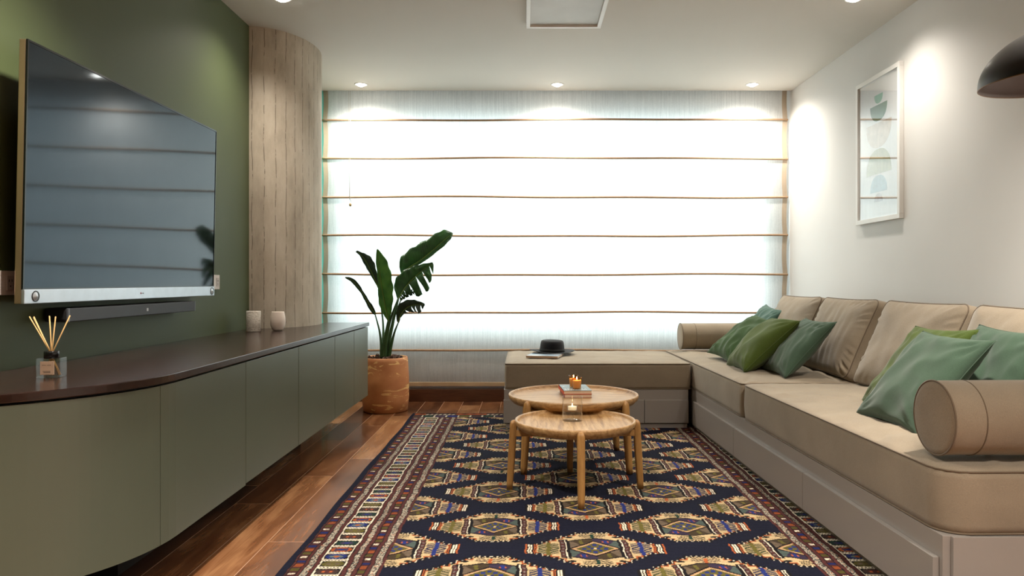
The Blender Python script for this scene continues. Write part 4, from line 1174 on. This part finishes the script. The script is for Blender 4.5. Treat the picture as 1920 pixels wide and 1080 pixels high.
        for i, cn in enumerate(('blue', 'olive', 'brown', 'green', 'purple')): r[ovv & (kk == i)] = C[cn]
        r[a2 & (np.abs(np.abs(ff)-0.47) < 0.035)] = C['white']*0.7
        r[(se > 0.153) & (se < 0.162)] = C['dred']
        out = np.where(me_[..., None], r, out)
        m3 = (se >= 0.165) & (se < 0.30) & (X > FX0-0.005) & (X < FX1+0.005)
        r = np.empty(X.shape+(3,)); r[:] = C['black']
        s3 = se-0.165
        fld = (s3 > 0.115); 
        r[(s3 > 0.004) & (s3 < 0.016)] = C['dred']; r[(s3 > 0.022) & (s3 < 0.060)] = C['gray']*0.5; r[(s3 > 0.066) & (s3 < 0.078)] = C['dred']
        b3 = (s3 > 0.082) & (s3 < 0.108); kq = np.floor((X+3)/0.035).astype(int) % 4
        for i, cn in enumerate(('orange', 'blue', 'taupe', 'olive')): r[b3 & (kq == i) & (((X+3)/0.035) % 1 < 0.7)] = C[cn]
        if e_ == -1: out = np.where(m3[..., None], r, out)
    # at the far end the field runs right up to the end bands
    far = (Y >= FY1) & (y1-Y >= 0.165) & (X > FX0) & (X < FX1)
    out = np.where(far[..., None], fieldcol, out)
    # yarn variation
    v_ = 0.86+0.28*rng.random(X.shape)
    low = 0.94+0.10*np.sin(X*7+np.sin(Y*5)*2)*np.sin(Y*6.1+1)
    abr = 1+0.10*np.sin(Y*210+3*np.sin(X*9))
    out = out*(0.86*v_*low*abr)[..., None]
    Z = 0.0105+0.0007*rng.random(X.shape)
    ring = np.zeros(X.shape, bool); ring[0, :] = ring[-1, :] = True; ring[:, 0] = ring[:, -1] = True
    Z[ring] = 0.0008
    # slightly uneven long edges
    Xo = X.copy(); wob_ = 0.004*np.sin(Y*3.1)+0.0025*np.sin(Y*9.7)
    Xo[sx < 0.03] += (wob_*(1-sx/0.03))[sx < 0.03]
    co_ = np.stack([Xo, Y, Z], -1).reshape(-1, 3).astype(np.float32)
    n_v = co_.shape[0]; I = np.arange(n_v).reshape(ny+1, nx+1)
    fc = np.stack([I[:-1, :-1], I[:-1, 1:], I[1:, 1:], I[1:, :-1]], -1).reshape(-1, 4).astype(np.int32)
    me = D.meshes.new('rug'); nf = fc.shape[0]
    me.vertices.add(n_v); me.vertices.foreach_set('co', co_.ravel())
    me.loops.add(nf*4); me.loops.foreach_set('vertex_index', fc.ravel())
    me.polygons.add(nf); me.polygons.foreach_set('loop_start', np.arange(0, nf*4, 4, dtype=np.int32)); me.polygons.foreach_set('loop_total', np.full(nf, 4, dtype=np.int32))
    me.update(calc_edges=True); 
    ca = me.color_attributes.new('yarn', 'FLOAT_COLOR', 'POINT')
    rgba = np.concatenate([out.reshape(-1, 3), np.ones((n_v, 1))], 1).astype(np.float32)
    ca.data.foreach_set('color', rgba.ravel())
    t = NT('knotted_wool'); at = t.node('Attribute', attribute_name='yarn')
    p = t.pbr(at.outputs['Color'], 0.95, 0, t.bump(t.noise(t.coords(), 420, 2), 0.5, 0.003)); p.inputs['Specular IOR Level'].default_value = 0.15
    p.inputs['Sheen Weight'].default_value = 0.0
    rt = thing('rug', 'dark navy knotted oriental rug with rows of cream medallions under the tables', 'rug', (0, 0, 0))
    obj('pile', me, t.m, rt)
    f_ = MB(); rnd = random.Random(8)
    for yy, s in ((y1, 1), (y0, -1)):
        x = x0+0.004
        while x < x1-0.004:
            L = 0.014+rnd.random()*0.010; q = rnd.uniform(-0.004, 0.004)
            f_.tube([(x, yy-s*0.002, 0.006), (x+q*.5, yy+s*L*0.5, 0.005), (x+q, yy+s*L, 0.003)], 0.0018, 4); x += 0.0042
    fo = f_.build('fringe', plain('cotton_fringe', lin(222, 208, 184), 0.9), rt, recalc=False); fo['kind'] = 'stuff'
rug()
